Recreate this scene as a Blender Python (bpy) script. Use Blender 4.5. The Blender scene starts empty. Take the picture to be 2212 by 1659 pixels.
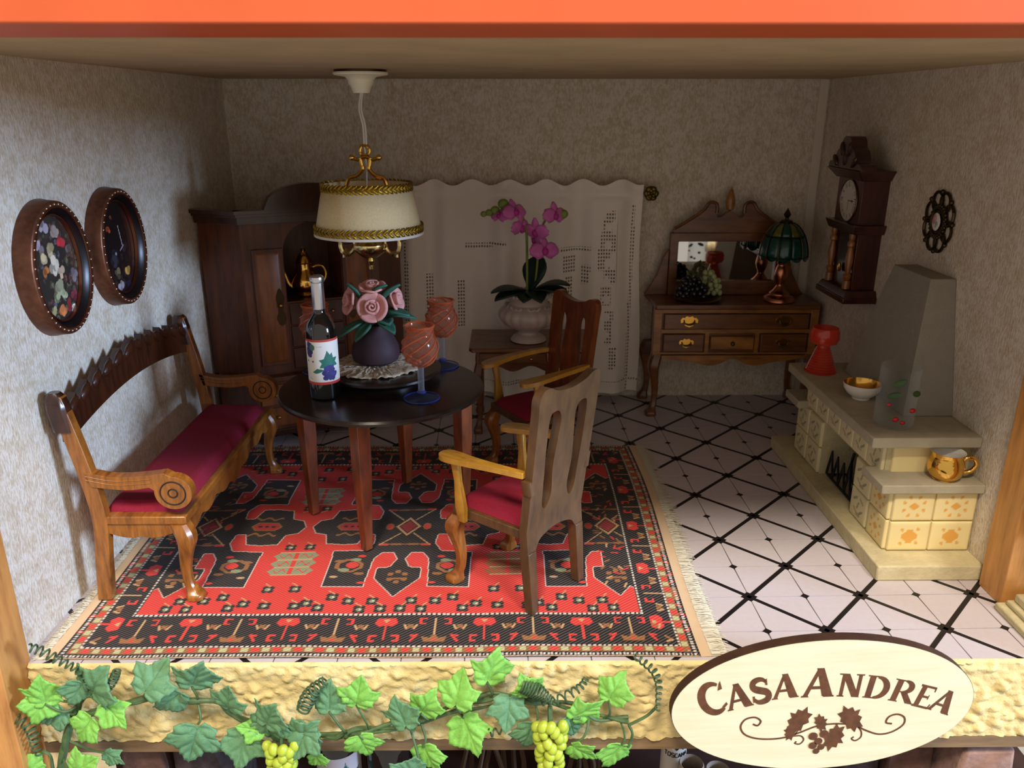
import bpy, bmesh, math, random
import numpy as np
from mathutils import Matrix, Vector
from mathutils.geometry import tessellate_polygon
R = math.radians
PI = math.pi
random.seed(7)
np.random.seed(7)
scene = bpy.context.scene
col = scene.collection

# ------------------------------------------------------------------ camera, world, lights
XL, XR, YB, YF, ZC = -1.98, 2.285, 6.036, 2.78, 2.35
cd = bpy.data.cameras.new('camera')
cam = bpy.data.objects.new('camera', cd)
col.objects.link(cam)
scene.camera = cam
th, yw = R(18.79), R(-0.44)
F = Vector((-math.sin(yw) * math.cos(th), math.cos(yw) * math.cos(th), -math.sin(th)))
Rt = Vector((math.cos(yw), math.sin(yw), 0))
Up = Rt.cross(F)
m3 = Matrix((Rt, Up, -F)).transposed()
cam.matrix_world = Matrix.Translation((0, 0, 2.15)) @ m3.to_4x4()
cd.sensor_width = 36
cd.lens = 36 * 1745 / 2212
cd.clip_start = 0.05
cd.dof.use_dof = True
cd.dof.focus_distance = 3.9
cd.dof.aperture_fstop = 2.2

wd = bpy.data.worlds.new('world')
scene.world = wd
wd.use_nodes = True
bg = wd.node_tree.nodes['Background']
bg.inputs[0].default_value = (1.0, 0.90, 0.77, 1)
bg.inputs[1].default_value = 0.55

def area(name, loc, target, power, size, color, size_y=None):
    l = bpy.data.lights.new(name, 'AREA')
    l.energy = power
    l.color = color
    l.size = size
    if size_y:
        l.shape = 'RECTANGLE'
        l.size_y = size_y
    o = bpy.data.objects.new(name, l)
    col.objects.link(o)
    o.location = loc
    o.rotation_euler = (Vector(target) - Vector(loc)).to_track_quat('-Z', 'Y').to_euler()
    return o
# the display room around the house: two ceiling lamps (the pair of glints on the wine bottle) and
# its window on the right (the bluish daylight on the left wall); 1 unit is about 8 cm of the real place
area('ceiling_lamp_warm_offscreen', (-2.2, -7.2, 15.2), (-0.3, 3.4, 0.2), 2700, 2.7, (1.0, 0.86, 0.66))
area('ceiling_lamp_neutral_offscreen', (4.8, -6.4, 15.2), (0.6, 3.4, 0.2), 1650, 2.7, (1.0, 0.93, 0.84))
area('window_right_offscreen', (25.0, -7.4, 5.73), (-1.9, 4.1, 1.6), 9200, 4.0, (0.48, 0.67, 1.0), 5.0)

scene.view_settings.view_transform = 'Standard'
scene.view_settings.look = 'None'
scene.view_settings.gamma = 1
scene.view_settings.use_curve_mapping = False
scene.view_settings.exposure = 0.12

# ------------------------------------------------------------------ materials
def srgb(h):
    h = h.lstrip('#')
    v = [int(h[i:i + 2], 16) / 255 for i in (0, 2, 4)]
    return tuple(((x + 0.055) / 1.055) ** 2.4 if x > 0.04045 else x / 12.92 for x in v)

MATS = {}
def new_mat(name):
    m = bpy.data.materials.new(name)
    m.use_nodes = True
    nt = m.node_tree
    b = nt.nodes['Principled BSDF']
    MATS[name] = m
    return m, nt, b
def N(nt, t, **k):
    n = nt.nodes.new(t)
    for a, v in k.items():
        setattr(n, a, v)
    return n
def coords(nt, scale=(1, 1, 1), rot=(0, 0, 0)):
    tc = N(nt, 'ShaderNodeTexCoord')
    mp = N(nt, 'ShaderNodeMapping')
    mp.inputs['Scale'].default_value = scale
    mp.inputs['Rotation'].default_value = rot
    nt.links.new(tc.outputs['Object'], mp.inputs['Vector'])
    return mp.outputs['Vector']
def noise(nt, vec, scale, detail=4, rough=.55):
    n = N(nt, 'ShaderNodeTexNoise')
    n.inputs['Scale'].default_value = scale
    n.inputs['Detail'].default_value = detail
    n.inputs['Roughness'].default_value = rough
    nt.links.new(vec, n.inputs['Vector'])
    return n.outputs['Fac']
def ramp(nt, fac, stops):
    r = N(nt, 'ShaderNodeValToRGB')
    e = r.color_ramp.elements
    while len(e) < len(stops):
        e.new(0.5)
    for i, (p, c) in enumerate(stops):
        e[i].position = p
        e[i].color = (*c, 1)
    nt.links.new(fac, r.inputs['Fac'])
    return r.outputs['Color']
def bump(nt, b, h, strength, dist=.01):
    n = N(nt, 'ShaderNodeBump')
    n.inputs['Strength'].default_value = strength
    n.inputs['Distance'].default_value = dist
    nt.links.new(h, n.inputs['Height'])
    nt.links.new(n.outputs['Normal'], b.inputs['Normal'])
def plain(name, c, rough=.5, metal=0, var=.0, vs=12, bmp=0, bs=40, coat=0, trans=0, ior=1.45, alpha=1, sheen=0, sss=0):
    m, nt, b = new_mat(name)
    c = srgb(c) if isinstance(c, str) else c
    b.inputs['Base Color'].default_value = (*c, 1)
    b.inputs['Roughness'].default_value = rough
    b.inputs['Metallic'].default_value = metal
    b.inputs['Coat Weight'].default_value = coat
    b.inputs['Transmission Weight'].default_value = trans
    b.inputs['IOR'].default_value = ior
    b.inputs['Alpha'].default_value = alpha
    b.inputs['Sheen Weight'].default_value = sheen
    if var:
        v = coords(nt)
        f = noise(nt, v, vs)
        lo = tuple(x * (1 - var) for x in c)
        hi = tuple(min(1, x * (1 + var)) for x in c)
        nt.links.new(ramp(nt, f, [(.3, lo), (.7, hi)]), b.inputs['Base Color'])
    if bmp:
        v = coords(nt)
        bump(nt, b, noise(nt, v, bs, 5, .6), bmp)
    return m
def wood(name, dark, light, rough=.35, scale=(3, 3, 26), coat=.3, rot=(0, 0, 0), bmp=.12):
    """grain runs along the axis with the small scale"""
    m, nt, b = new_mat(name)
    v = coords(nt, scale, rot)
    f = noise(nt, v, 2.2, 6, .62)
    v2 = coords(nt)
    f2 = noise(nt, v2, 3.0, 3)
    mx = N(nt, 'ShaderNodeMath', operation='MULTIPLY_ADD')
    nt.links.new(f2, mx.inputs[0])
    mx.inputs[1].default_value = .35
    nt.links.new(f, mx.inputs[2])
    d, l = srgb(dark), srgb(light)
    mid = tuple((a + c) / 2 for a, c in zip(d, l))
    nt.links.new(ramp(nt, mx.outputs[0], [(.42, d), (.62, mid), (.85, l)]), b.inputs['Base Color'])
    b.inputs['Roughness'].default_value = rough
    b.inputs['Coat Weight'].default_value = coat
    b.inputs['Coat Roughness'].default_value = .22
    bump(nt, b, f, bmp, .004)
    return m

def wallpaper():
    m, nt, b = new_mat('wallpaper')
    v = coords(nt, (1, 1, .40))
    f = noise(nt, v, 95, 4, .6)
    v2 = coords(nt)
    g = noise(nt, v2, 16, 6, .7)
    ad = N(nt, 'ShaderNodeMath', operation='MULTIPLY_ADD')
    nt.links.new(g, ad.inputs[0]); ad.inputs[1].default_value = .8
    nt.links.new(f, ad.inputs[2])
    nt.links.new(ramp(nt, ad.outputs[0], [(.62, srgb('b49e82')), (.88, srgb('c9bca8')), (1.1, srgb('d6cdc0'))]), b.inputs['Base Color'])
    b.inputs['Roughness'].default_value = .75
    bump(nt, b, f, .6, .010)
wallpaper()
wood('oak_frame', '96602c', 'cf9452', .45, (9, 9, 1.2), .15)
wood('honey_wood', '50290b', '9c6022', .32, (20, 4, 3), .5)
wood('honey_wood_y', '72480e', 'b8882a', .3, (20, 4, 3), .5)
wood('chair_back_wood', '382412', '5c4024', .42, (9, 9, 3), .3)
wood('red_wood', '3a1706', '7c3c16', .33, (14, 14, 2.5), .5)
wood('dark_wood', '1c0b05', '43200f', .3, (12, 12, 3), .45)
wood('black_wood', '0b0605', '22140c', .3, (12, 3, 12), .25)
wood('cabinet_wood', '2c1206', '683210', .45, (9, 9, 1.6), .12)
wood('cabinet_door', '41200a', '8a4c18', .42, (9, 9, 1.4), .12)
wood('dresser_wood', '3c1d0a', '7c4a20', .38, (2, 9, 9), .35)
wood('dresser_light', '5c3614', 'a8702e', .38, (2, 9, 9), .35)
wood('clock_wood', '1d0a07', '4a1d13', .32, (9, 9, 2), .45)
wood('ledge_board', '55402c', '8d7252', .7, (1, 9, 9), 0)
wood('sign_face_wood', 'd4c8a4', 'e2d8ba', .6, (1, 9, 14), 0, bmp=.04)
plain('sign_edge', '3a2214', .75, var=.3)
plain('sign_burn', '5c3820', .8, var=.3, vs=30)
plain('orange_paint', 'c4562c', .45, var=.06, vs=4)
plain('ceiling_board', 'b09a78', .8, var=.1, vs=3)
plain('plaster', 'dcc68c', .85, var=.12, vs=9, bmp=.9, bs=22)
plain('tile_white', 'beb5ba', .42, var=.03, vs=40)
plain('tile_black', '191516', .45)
plain('grout', '6a6266', .8)
plain('red_velvet', '7c0d2a', .95, var=.12, vs=120, bmp=.2, bs=200)
plain('brass', 'd8a850', .18, 1)
plain('gold', 'e8b85a', .14, 1)
plain('pale_gold', 'e6cf92', .2, 1)
plain('bronze', '4a3e2a', .35, 1)
plain('antique_brass', '6b5a30', .4, 1, var=.4, vs=50)
plain('silver_foil', 'c8c8cc', .25, 1)
plain('copper', 'b8775a', .28, 1)
plain('frame_copper', '6e4632', .42, .75, var=.25, vs=30)
plain('frame_dark', '191316', .3, .35)
plain('bead_silver', 'd0b8a4', .3, 1)
plain('cream_plastic', 'e4dcc4', .4)
plain('cord_white', 'c8c0b4', .6)
plain('shade_fabric', 'dcc89a', .9, var=.06, vs=90, bmp=.3, bs=160)
plain('shade_rim', 'd8d0c4', .8)
plain('gold_braid', 'a8882c', .25, 1, var=.4, vs=60, bmp=.5, bs=80)
plain('bottle_glass', '0a0b0b', .08, 0, coat=.8)
plain('label_band', 'c8402e', .5)
plain('clay_vase', '2e1820', .7, var=.15, vs=20)
plain('rose_clay', 'c98e86', .65, var=.1, vs=14)
plain('leaf_clay', '2c5a48', .65, var=.15, vs=16)
plain('doily_cotton', 'b6a288', .9, var=.25, vs=60, bmp=.8, bs=110)
plain('urn_ceramic', 'b8a8a0', .4, var=.04)
plain('soil', '15100c', .95, bmp=.5)
plain('orchid_pink', 'c060a8', .6, var=.15, vs=20, sheen=.2)
plain('orchid_magenta', 'a82880', .6)
plain('orchid_stem', '6c7c38', .6)
plain('orchid_bud', '74843c', .6, var=.15)
plain('orchid_leaf', '10261d', .45, var=.2)
plain('grape_black', '14101c', .28, coat=.4)
plain('grape_green', 'a0a878', .4, var=.1)
plain('plate_bronze', '6a4a24', .35, .8)
plain('shade_green', '0d3f38', .25, var=.4, vs=18, coat=.3)
plain('shade_olive', '5a5a20', .3, var=.3, vs=18)
plain('mirror', 'd8d8d8', .02, 1)
plain('clock_ink', '181414', .6)
plain('paper_strip', 'd2c8b8', .8)
plain('stone_grey', 'a39a84', .8, var=.08, vs=14, bmp=.25, bs=60)
plain('stone_hood', '8f897c', .85, var=.05, vs=18, bmp=.35, bs=90)
plain('stone_edge', '8d8a84', .7, var=.15, vs=20)
plain('stone_cream', 'c0b48e', .85, var=.1, vs=18, bmp=.4, bs=50)
plain('firebox', '241610', .9)
plain('iron', '2a2c2e', .45, .6)
plain('porcelain', 'dedad2', .25)
plain('cherry_red', 'a81420', .25)
plain('cherry_leaf', '2c4a1c', .4)
plain('leaf_light', '7cb850', .55, var=.12, vs=14, bmp=.35, bs=45)
plain('leaf_dark', '5e8a62', .6, var=.12, vs=14, bmp=.35, bs=45)
plain('vein_dark', '4d9440', .6)
plain('stem_green', '47603a', .55, var=.25, vs=25)
plain('tendril_green', '3d5438', .5)
plain('grape_yellow', 'a8b83a', .35, var=.06, coat=.2)
plain('fringe_cotton', 'd8d2c0', .85)
plain('rug_band', 'cbb090', .85)
plain('lower_wood', '4e3026', .9, var=.2, vs=8)
plain('lower_cream', 'dcc694', .8)
plain('rock_brown', '5c4038', .9, var=.4, vs=14, bmp=.6, bs=26)
plain('rock_pink', '9a7a70', .9, var=.25, vs=14, bmp=.5, bs=26)
plain('rock_dark', '3a2c2c', .9, var=.5, vs=18, bmp=.6, bs=30)
plain('twig', '4c3828', .9)
plain('clay_tube', '9a8a7a', .8, var=.15)
plain('label_white', 'c8c0b4', .7)
plain('purple_ink', '262050', .6)
plain('spotted_stone', 'd0c49c', .8, var=.35, vs=30, bmp=.5, bs=40)
plain('seam_dark', '1a0e06', .7)

def glass(name, c, alpha=.35, rough=.06, edge=.25):
    """thin tinted glass: mostly see-through with a glossy coat"""
    m, nt, b = new_mat(name)
    b.inputs['Base Color'].default_value = (*srgb(c), 1)
    b.inputs['Roughness'].default_value = rough
    b.inputs['Coat Weight'].default_value = 1
    b.inputs['Coat Roughness'].default_value = .03
    b.inputs['IOR'].default_value = 1.5
    tb = N(nt, 'ShaderNodeBsdfTransparent')
    tb.inputs[0].default_value = (*[.62 + .38 * x for x in srgb(c)], 1)
    lw = N(nt, 'ShaderNodeLayerWeight'); lw.inputs['Blend'].default_value = .35
    ma = N(nt, 'ShaderNodeMath', operation='MULTIPLY_ADD'); ma.use_clamp = True
    nt.links.new(lw.outputs['Facing'], ma.inputs[0]); ma.inputs[1].default_value = edge; ma.inputs[2].default_value = alpha
    mx = N(nt, 'ShaderNodeMixShader')
    nt.links.new(ma.outputs[0], mx.inputs[0]); nt.links.new(tb.outputs[0], mx.inputs[1]); nt.links.new(b.outputs[0], mx.inputs[2])
    nt.links.new(mx.outputs[0], nt.nodes['Material Output'].inputs['Surface'])
    return m
glass('glass_foot', '9aa8d0', .0, .06, .10)
glass('glass_clear', 'e8ecec', .0, .06, .20)
glass('glass_stem', 'c0c4cc', .06, .06, .3)
glass('glass_blue', '3048a0', .25, .06, .4)
glass('glass_red', 'd84028', .42, .15, .4)
glass('glass_bowl', 'd89a80', .08, .06, .16)
glass('glass_swirl', 'd4683c', .42, .1, .3)

def attr_mat(name, rough=.6, coat=0, weave=None):
    m, nt, b = new_mat(name)
    a = N(nt, 'ShaderNodeAttribute', attribute_name='col')
    c = a.outputs['Color']
    if weave:
        v = coords(nt, (1, 1, 1), (0, 0, R(52)))
        w = N(nt, 'ShaderNodeTexWave')
        w.bands_direction = 'X'
        w.inputs['Scale'].default_value = weave
        w.inputs['Distortion'].default_value = .6
        w.inputs['Detail'].default_value = 1
        nt.links.new(v, w.inputs['Vector'])
        f = ramp(nt, w.outputs['Fac'], [(.55, (0, 0, 0)), (.9, (1, 1, 1))])
        ml = N(nt, 'ShaderNodeMath', operation='MULTIPLY')
        nt.links.new(f, ml.inputs[0]); ml.inputs[1].default_value = .13
        mx = N(nt, 'ShaderNodeMix', data_type='RGBA')
        nt.links.new(ml.outputs[0], mx.inputs['Factor'])
        nt.links.new(c, mx.inputs[6])
        mx.inputs[7].default_value = (*srgb('d8c8b8'), 1)
        c = mx.outputs[2]
        bump(nt, b, w.outputs['Fac'], .35, .003)
    nt.links.new(c, b.inputs['Base Color'])
    b.inputs['Roughness'].default_value = rough
    b.inputs['Coat Weight'].default_value = coat
    return m
attr_mat('rug_weave', .7, 0, 22)
attr_mat('print_gloss', .35, .4)
attr_mat('print_matte', .6)

def curtain_mat():
    m, nt, b = new_mat('curtain_lace')
    b.inputs['Base Color'].default_value = (*srgb('ebe3d8'), 1)
    b.inputs['Roughness'].default_value = .9
    a = N(nt, 'ShaderNodeAttribute', attribute_name='lace')
    u = N(nt, 'ShaderNodeAttribute', attribute_name='uvc')
    sp = N(nt, 'ShaderNodeSeparateXYZ')
    nt.links.new(u.outputs['Vector'], sp.inputs[0])
    outs = []
    for ax, per in (('X', .024), ('Y', .026)):
        d = N(nt, 'ShaderNodeMath', operation='DIVIDE'); nt.links.new(sp.outputs[ax], d.inputs[0]); d.inputs[1].default_value = per
        fr = N(nt, 'ShaderNodeMath', operation='FRACT'); nt.links.new(d.outputs[0], fr.inputs[0])
        g = N(nt, 'ShaderNodeMath', operation='GREATER_THAN'); nt.links.new(fr.outputs[0], g.inputs[0]); g.inputs[1].default_value = .45
        outs.append(g.outputs[0])
    h = N(nt, 'ShaderNodeMath', operation='MULTIPLY'); nt.links.new(outs[0], h.inputs[0]); nt.links.new(outs[1], h.inputs[1])
    gz = N(nt, 'ShaderNodeMath', operation='GREATER_THAN'); nt.links.new(a.outputs['Fac'], gz.inputs[0]); gz.inputs[1].default_value = .5
    hm = N(nt, 'ShaderNodeMath', operation='MULTIPLY'); nt.links.new(h.outputs[0], hm.inputs[0]); nt.links.new(gz.outputs[0], hm.inputs[1])
    al = N(nt, 'ShaderNodeMath', operation='MULTIPLY_ADD'); nt.links.new(hm.outputs[0], al.inputs[0]); al.inputs[1].default_value = -.95; al.inputs[2].default_value = .97
    nt.links.new(al.outputs[0], b.inputs['Alpha'])
    v = coords(nt)
    bump(nt, b, noise(nt, v, 140, 3), .25, .004)
curtain_mat()

# ------------------------------------------------------------------ geometry helpers
def rotz(a): return Matrix.Rotation(a, 4, 'Z')
def tr(x, y, z): return Matrix.Translation((x, y, z))

class G:
    def __init__(s): s.v = []; s.f = []
    def add(s, vs, fs, M=None):
        o = len(s.v)
        if M is not None: vs = [M @ Vector(p) for p in vs]
        s.v += [tuple(p) for p in vs]
        s.f += [tuple(i + o for i in f) for f in fs]
        return s
    def box(s, x0, x1, y0, y1, z0, z1, M=None):
        return s.add([(x0, y0, z0), (x1, y0, z0), (x1, y1, z0), (x0, y1, z0), (x0, y0, z1), (x1, y0, z1), (x1, y1, z1), (x0, y1, z1)],
                     [(3, 2, 1, 0), (4, 5, 6, 7), (0, 1, 5, 4), (1, 2, 6, 5), (2, 3, 7, 6), (3, 0, 4, 7)], M)
    def prism(s, poly, plane, d0, d1, holes=(), M=None):
        def mk(a, b, d):
            return {'xy': (a, b, d), 'xz': (a, d, b), 'yz': (d, a, b)}[plane]
        loops = [list(poly)] + [list(h) for h in holes]
        flat = [p for l in loops for p in l]
        n = len(flat)
        tris = tessellate_polygon([[Vector((a, b, 0)) for a, b in l] for l in loops])
        vs = [mk(a, b, d0) for a, b in flat] + [mk(a, b, d1) for a, b in flat]
        fs = [tuple(t) for t in tris] + [tuple(i + n for i in reversed(t)) for t in tris]
        o = 0
        for l in loops:
            k = len(l)
            for i in range(k):
                j = (i + 1) % k
                fs.append((o + i, o + j, o + j + n, o + i + n))
            o += k
        return s.add(vs, fs, M)
    def loft(s, secs, M=None, cap=True):
        n = len(secs[0]); vs = [p for q in secs for p in q]; fs = []
        for k in range(len(secs) - 1):
            for i in range(n):
                j = (i + 1) % n
                fs.append((k * n + i, k * n + j, (k + 1) * n + j, (k + 1) * n + i))
        if cap:
            fs.append(tuple(reversed(range(n)))); fs.append(tuple(range((len(secs) - 1) * n, len(secs) * n)))
        return s.add(vs, fs, M)
    def lathe(s, prof, n=32, M=None, cap=True, wob=None):
        secs = []
        for r, z in prof:
            secs.append([((r * (1 if not wob else wob(a, z))) * math.cos(a), (r * (1 if not wob else wob(a, z))) * math.sin(a), z) for a in [2 * PI * i / n for i in range(n)]])
        return s.loft(secs, M, cap)
    def tube(s, pts, r, n=8, M=None, cap=True):
        pts = [Vector(p) for p in pts]
        m = len(pts)
        rs = r if isinstance(r, (list, tuple)) else [r] * m
        secs = []
        prev = None
        for i in range(m):
            t = (pts[min(i + 1, m - 1)] - pts[max(i - 1, 0)])
            t = t.normalized() if t.length > 1e-9 else Vector((0, 0, 1))
            if prev is None:
                a = Vector((0, 0, 1)) if abs(t.z) < .9 else Vector((1, 0, 0))
                u = t.cross(a).normalized()
            else:
                u = (prev - t * prev.dot(t))
                u = u.normalized() if u.length > 1e-6 else t.orthogonal().normalized()
            prev = u
            w = t.cross(u)
            secs.append([tuple(pts[i] + (u * math.cos(q) + w * math.sin(q)) * rs[i]) for q in [2 * PI * k / n for k in range(n)]])
        return s.loft(secs, M, cap)
    def ell(s, c, r, nu=14, nv=9, M=None):
        rx, ry, rz = r if isinstance(r, (tuple, list)) else (r, r, r)
        secs = []
        for k in range(nv + 1):
            p = -PI / 2 + PI * k / nv
            q = max(math.cos(p), .02)
            secs.append([(c[0] + rx * q * math.cos(a), c[1] + ry * q * math.sin(a), c[2] + rz * math.sin(p)) for a in [2 * PI * i / nu for i in range(nu)]])
        return s.loft(secs, M)
    def build(s, name, mat, parent=None, smooth=38, bevel=0, seg=2):
        me = bpy.data.meshes.new(name)
        me.from_pydata(s.v, [], s.f)
        bm = bmesh.new(); bm.from_mesh(me)
        bmesh.ops.recalc_face_normals(bm, faces=bm.faces)
        bm.to_mesh(me); bm.free()
        me.materials.append(MATS[mat])
        if smooth:
            me.polygons.foreach_set('use_smooth', [True] * len(me.polygons))
            me.set_sharp_from_angle(angle=R(smooth))
        o = bpy.data.objects.new(name, me)
        col.objects.link(o)
        if parent is not None: o.parent = parent
        if bevel:
            b = o.modifiers.new('bevel', 'BEVEL')
            b.width = bevel; b.segments = seg; b.limit_method = 'ANGLE'; b.angle_limit = R(40)
        return o

def spline(pts, n=8):
    """Catmull-Rom through points of any dimension"""
    P = [np.array(p, float) for p in pts]
    P = [2 * P[0] - P[1]] + P + [2 * P[-1] - P[-2]]
    out = []
    for i in range(1, len(P) - 2):
        for k in range(n):
            t = k / n
            a, b, c, d = P[i - 1:i + 3]
            out.append(tuple(.5 * ((2 * b) + (c - a) * t + (2 * a - 5 * b + 4 * c - d) * t * t + (3 * b - a - 3 * c + d) * t ** 3)))
    out.append(tuple(P[-2]))
    return out
def thing(name, label, cat, loc=(0, 0, 0), rz=0, group=None):
    o = bpy.data.objects.new(name, None)
    o.empty_display_size = .05
    col.objects.link(o)
    o.location = loc; o.rotation_euler = (0, 0, rz)
    return tag(o, label, cat, group)
def tag(o, label, cat, group=None):
    o['label'] = label; o['category'] = cat
    if group: o['group'] = group
    return o
def struct(o):
    o['kind'] = 'structure'
    return o
def dup_part(o, parent, M=None):
    c = o.copy(); col.objects.link(c); c.parent = parent
    if M is not None: c.matrix_local = M
    return c
def copy_tree(o, parent=None):
    c = o.copy(); col.objects.link(c)
    if parent is not None: c.parent = parent
    for ch in list(o.children): copy_tree(ch, c)
    return c
def rect_loop(cx, cy, z, hx, hy, ch=.3):
    k = ch
    return [(cx - hx, cy - hy * (1 - k), z), (cx - hx * (1 - k), cy - hy, z), (cx + hx * (1 - k), cy - hy, z), (cx + hx, cy - hy * (1 - k), z),
            (cx + hx, cy + hy * (1 - k), z), (cx + hx * (1 - k), cy + hy, z), (cx - hx * (1 - k), cy + hy, z), (cx - hx, cy + hy * (1 - k), z)]
def cabriole(h, dx, dy, s=1.0, top=.03):
    """leg standing at the origin, knee swung out towards (dx,dy)"""
    prof = [(0, .030, .030), (.06, .030, .030), (.12, .018, .020), (.22, .004, .0165), (.40, .000, .018), (.60, .012, .023), (.76, .026, .030), (.88, .020, .033), (1, 0, top)]
    pts = spline([(a, b, c) for a, b, c in prof], 3)
    g = G()
    g.loft([rect_loop(dx * b * s, dy * b * s, h * a, c * s, c * s, .4) for a, b, c in pts])
    return g
def oval(cx, cy, rx, ry, n=48):
    return [(cx + rx * math.cos(2 * PI * i / n), cy + ry * math.sin(2 * PI * i / n)) for i in range(n)]

# a little raster painter for printed and woven pictures; colours go on the vertices of a fine grid
class Canvas:
    def __init__(s, w, h, x0, x1, y0, y1, c):
        s.w, s.h, s.x0, s.x1, s.y0, s.y1 = w, h, x0, x1, y0, y1
        s.X, s.Y = np.meshgrid(np.linspace(x0, x1, w), np.linspace(y0, y1, h))
        s.a = np.zeros((h, w, 3)); s.a[:] = srgb(c)
    def inside(s, poly, X=None, Y=None):
        X = s.X if X is None else X; Y = s.Y if Y is None else Y
        r = np.zeros(X.shape, bool)
        n = len(poly)
        for i in range(n):
            x1, y1 = poly[i]; x2, y2 = poly[(i + 1) % n]
            if y1 == y2: continue
            c = ((y1 > Y) != (y2 > Y)) & (X < (x2 - x1) * (Y - y1) / (y2 - y1) + x1)
            r ^= c
        return r
    def fill(s, mask, c): s.a[mask] = srgb(c)
    def poly(s, p, c): s.fill(s.inside(p), c)
    def disc(s, x, y, r, c, ry=None): s.fill(((s.X - x) / r) ** 2 + ((s.Y - y) / (ry or r)) ** 2 < 1, c)
    def line(s, x1, y1, x2, y2, w, c):
        dx, dy = x2 - x1, y2 - y1; L = dx * dx + dy * dy + 1e-12
        t = np.clip(((s.X - x1) * dx + (s.Y - y1) * dy) / L, 0, 1)
        s.fill((s.X - x1 - t * dx) ** 2 + (s.Y - y1 - t * dy) ** 2 < w * w / 4, c)
    def mesh(s, name, mat, f, parent=None, keep=None):
        """f maps arrays X, Y to world arrays"""
        x, y, z = f(s.X, s.Y)
        vs = np.stack([np.broadcast_to(q, s.X.shape) for q in (x, y, z)], -1).reshape(-1, 3)
        idx = np.arange(s.w * s.h).reshape(s.h, s.w)
        q = np.stack([idx[:-1, :-1], idx[:-1, 1:], idx[1:, 1:], idx[1:, :-1]], -1)
        if keep is not None:
            k = keep(s.X, s.Y)
            q = q[k[:-1, :-1] & k[:-1, 1:] & k[1:, 1:] & k[1:, :-1]]
        q = q.reshape(-1, 4)
        me = bpy.data.meshes.new(name)
        me.vertices.add(len(vs)); me.vertices.foreach_set('co', vs.ravel().astype(np.float32))
        me.loops.add(len(q) * 4); me.loops.foreach_set('vertex_index', q.ravel().astype(np.int32))
        me.polygons.add(len(q)); me.polygons.foreach_set('loop_start', np.arange(0, len(q) * 4, 4, dtype=np.int32))
        me.polygons.foreach_set('use_smooth', np.ones(len(q), bool))
        me.update(calc_edges=True)
        at = me.color_attributes.new('col', 'FLOAT_COLOR', 'POINT')
        at.data.foreach_set('color', np.concatenate([s.a.reshape(-1, 3), np.ones((s.w * s.h, 1))], 1).ravel().astype(np.float32))
        me.materials.append(MATS[mat])
        o = bpy.data.objects.new(name, me); col.objects.link(o)
        if parent is not None: o.parent = parent
        return o

# ------------------------------------------------------------------ the setting
g = G().box(XL - .5, XR + .5, YF, YB + .12, -.06, -.006)
floor = struct(g.build('floor', 'grout', smooth=0))
# printed tile pattern: square cells, each split by a black diagonal strip
TA, TX, TY, TR = .262, 1.129, 3.233, R(.9)
def cell(i, j):
    x, y = i * TA, j * TA
    return (TX + x * math.cos(TR) - y * math.sin(TR), TY + x * math.sin(TR) + y * math.cos(TR))
def clip(poly, x0, x1, y0, y1):
    for ax, v, sg in ((0, x0, 1), (0, x1, -1), (1, y0, 1), (1, y1, -1)):
        out = []
        for k in range(len(poly)):
            p, q = poly[k], poly[(k + 1) % len(poly)]
            a, b = (p[ax] - v) * sg, (q[ax] - v) * sg
            if a >= 0: out.append(p)
            if (a < 0) != (b < 0):
                t = a / (a - b); out.append((p[0] + (q[0] - p[0]) * t, p[1] + (q[1] - p[1]) * t))
        poly = out
        if len(poly) < 3: return []
    return poly
def area2(p): return abs(sum(p[i][0] * p[(i + 1) % len(p)][1] - p[(i + 1) % len(p)][0] * p[i][1] for i in range(len(p)))) / 2
corner_dots = G()
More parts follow.
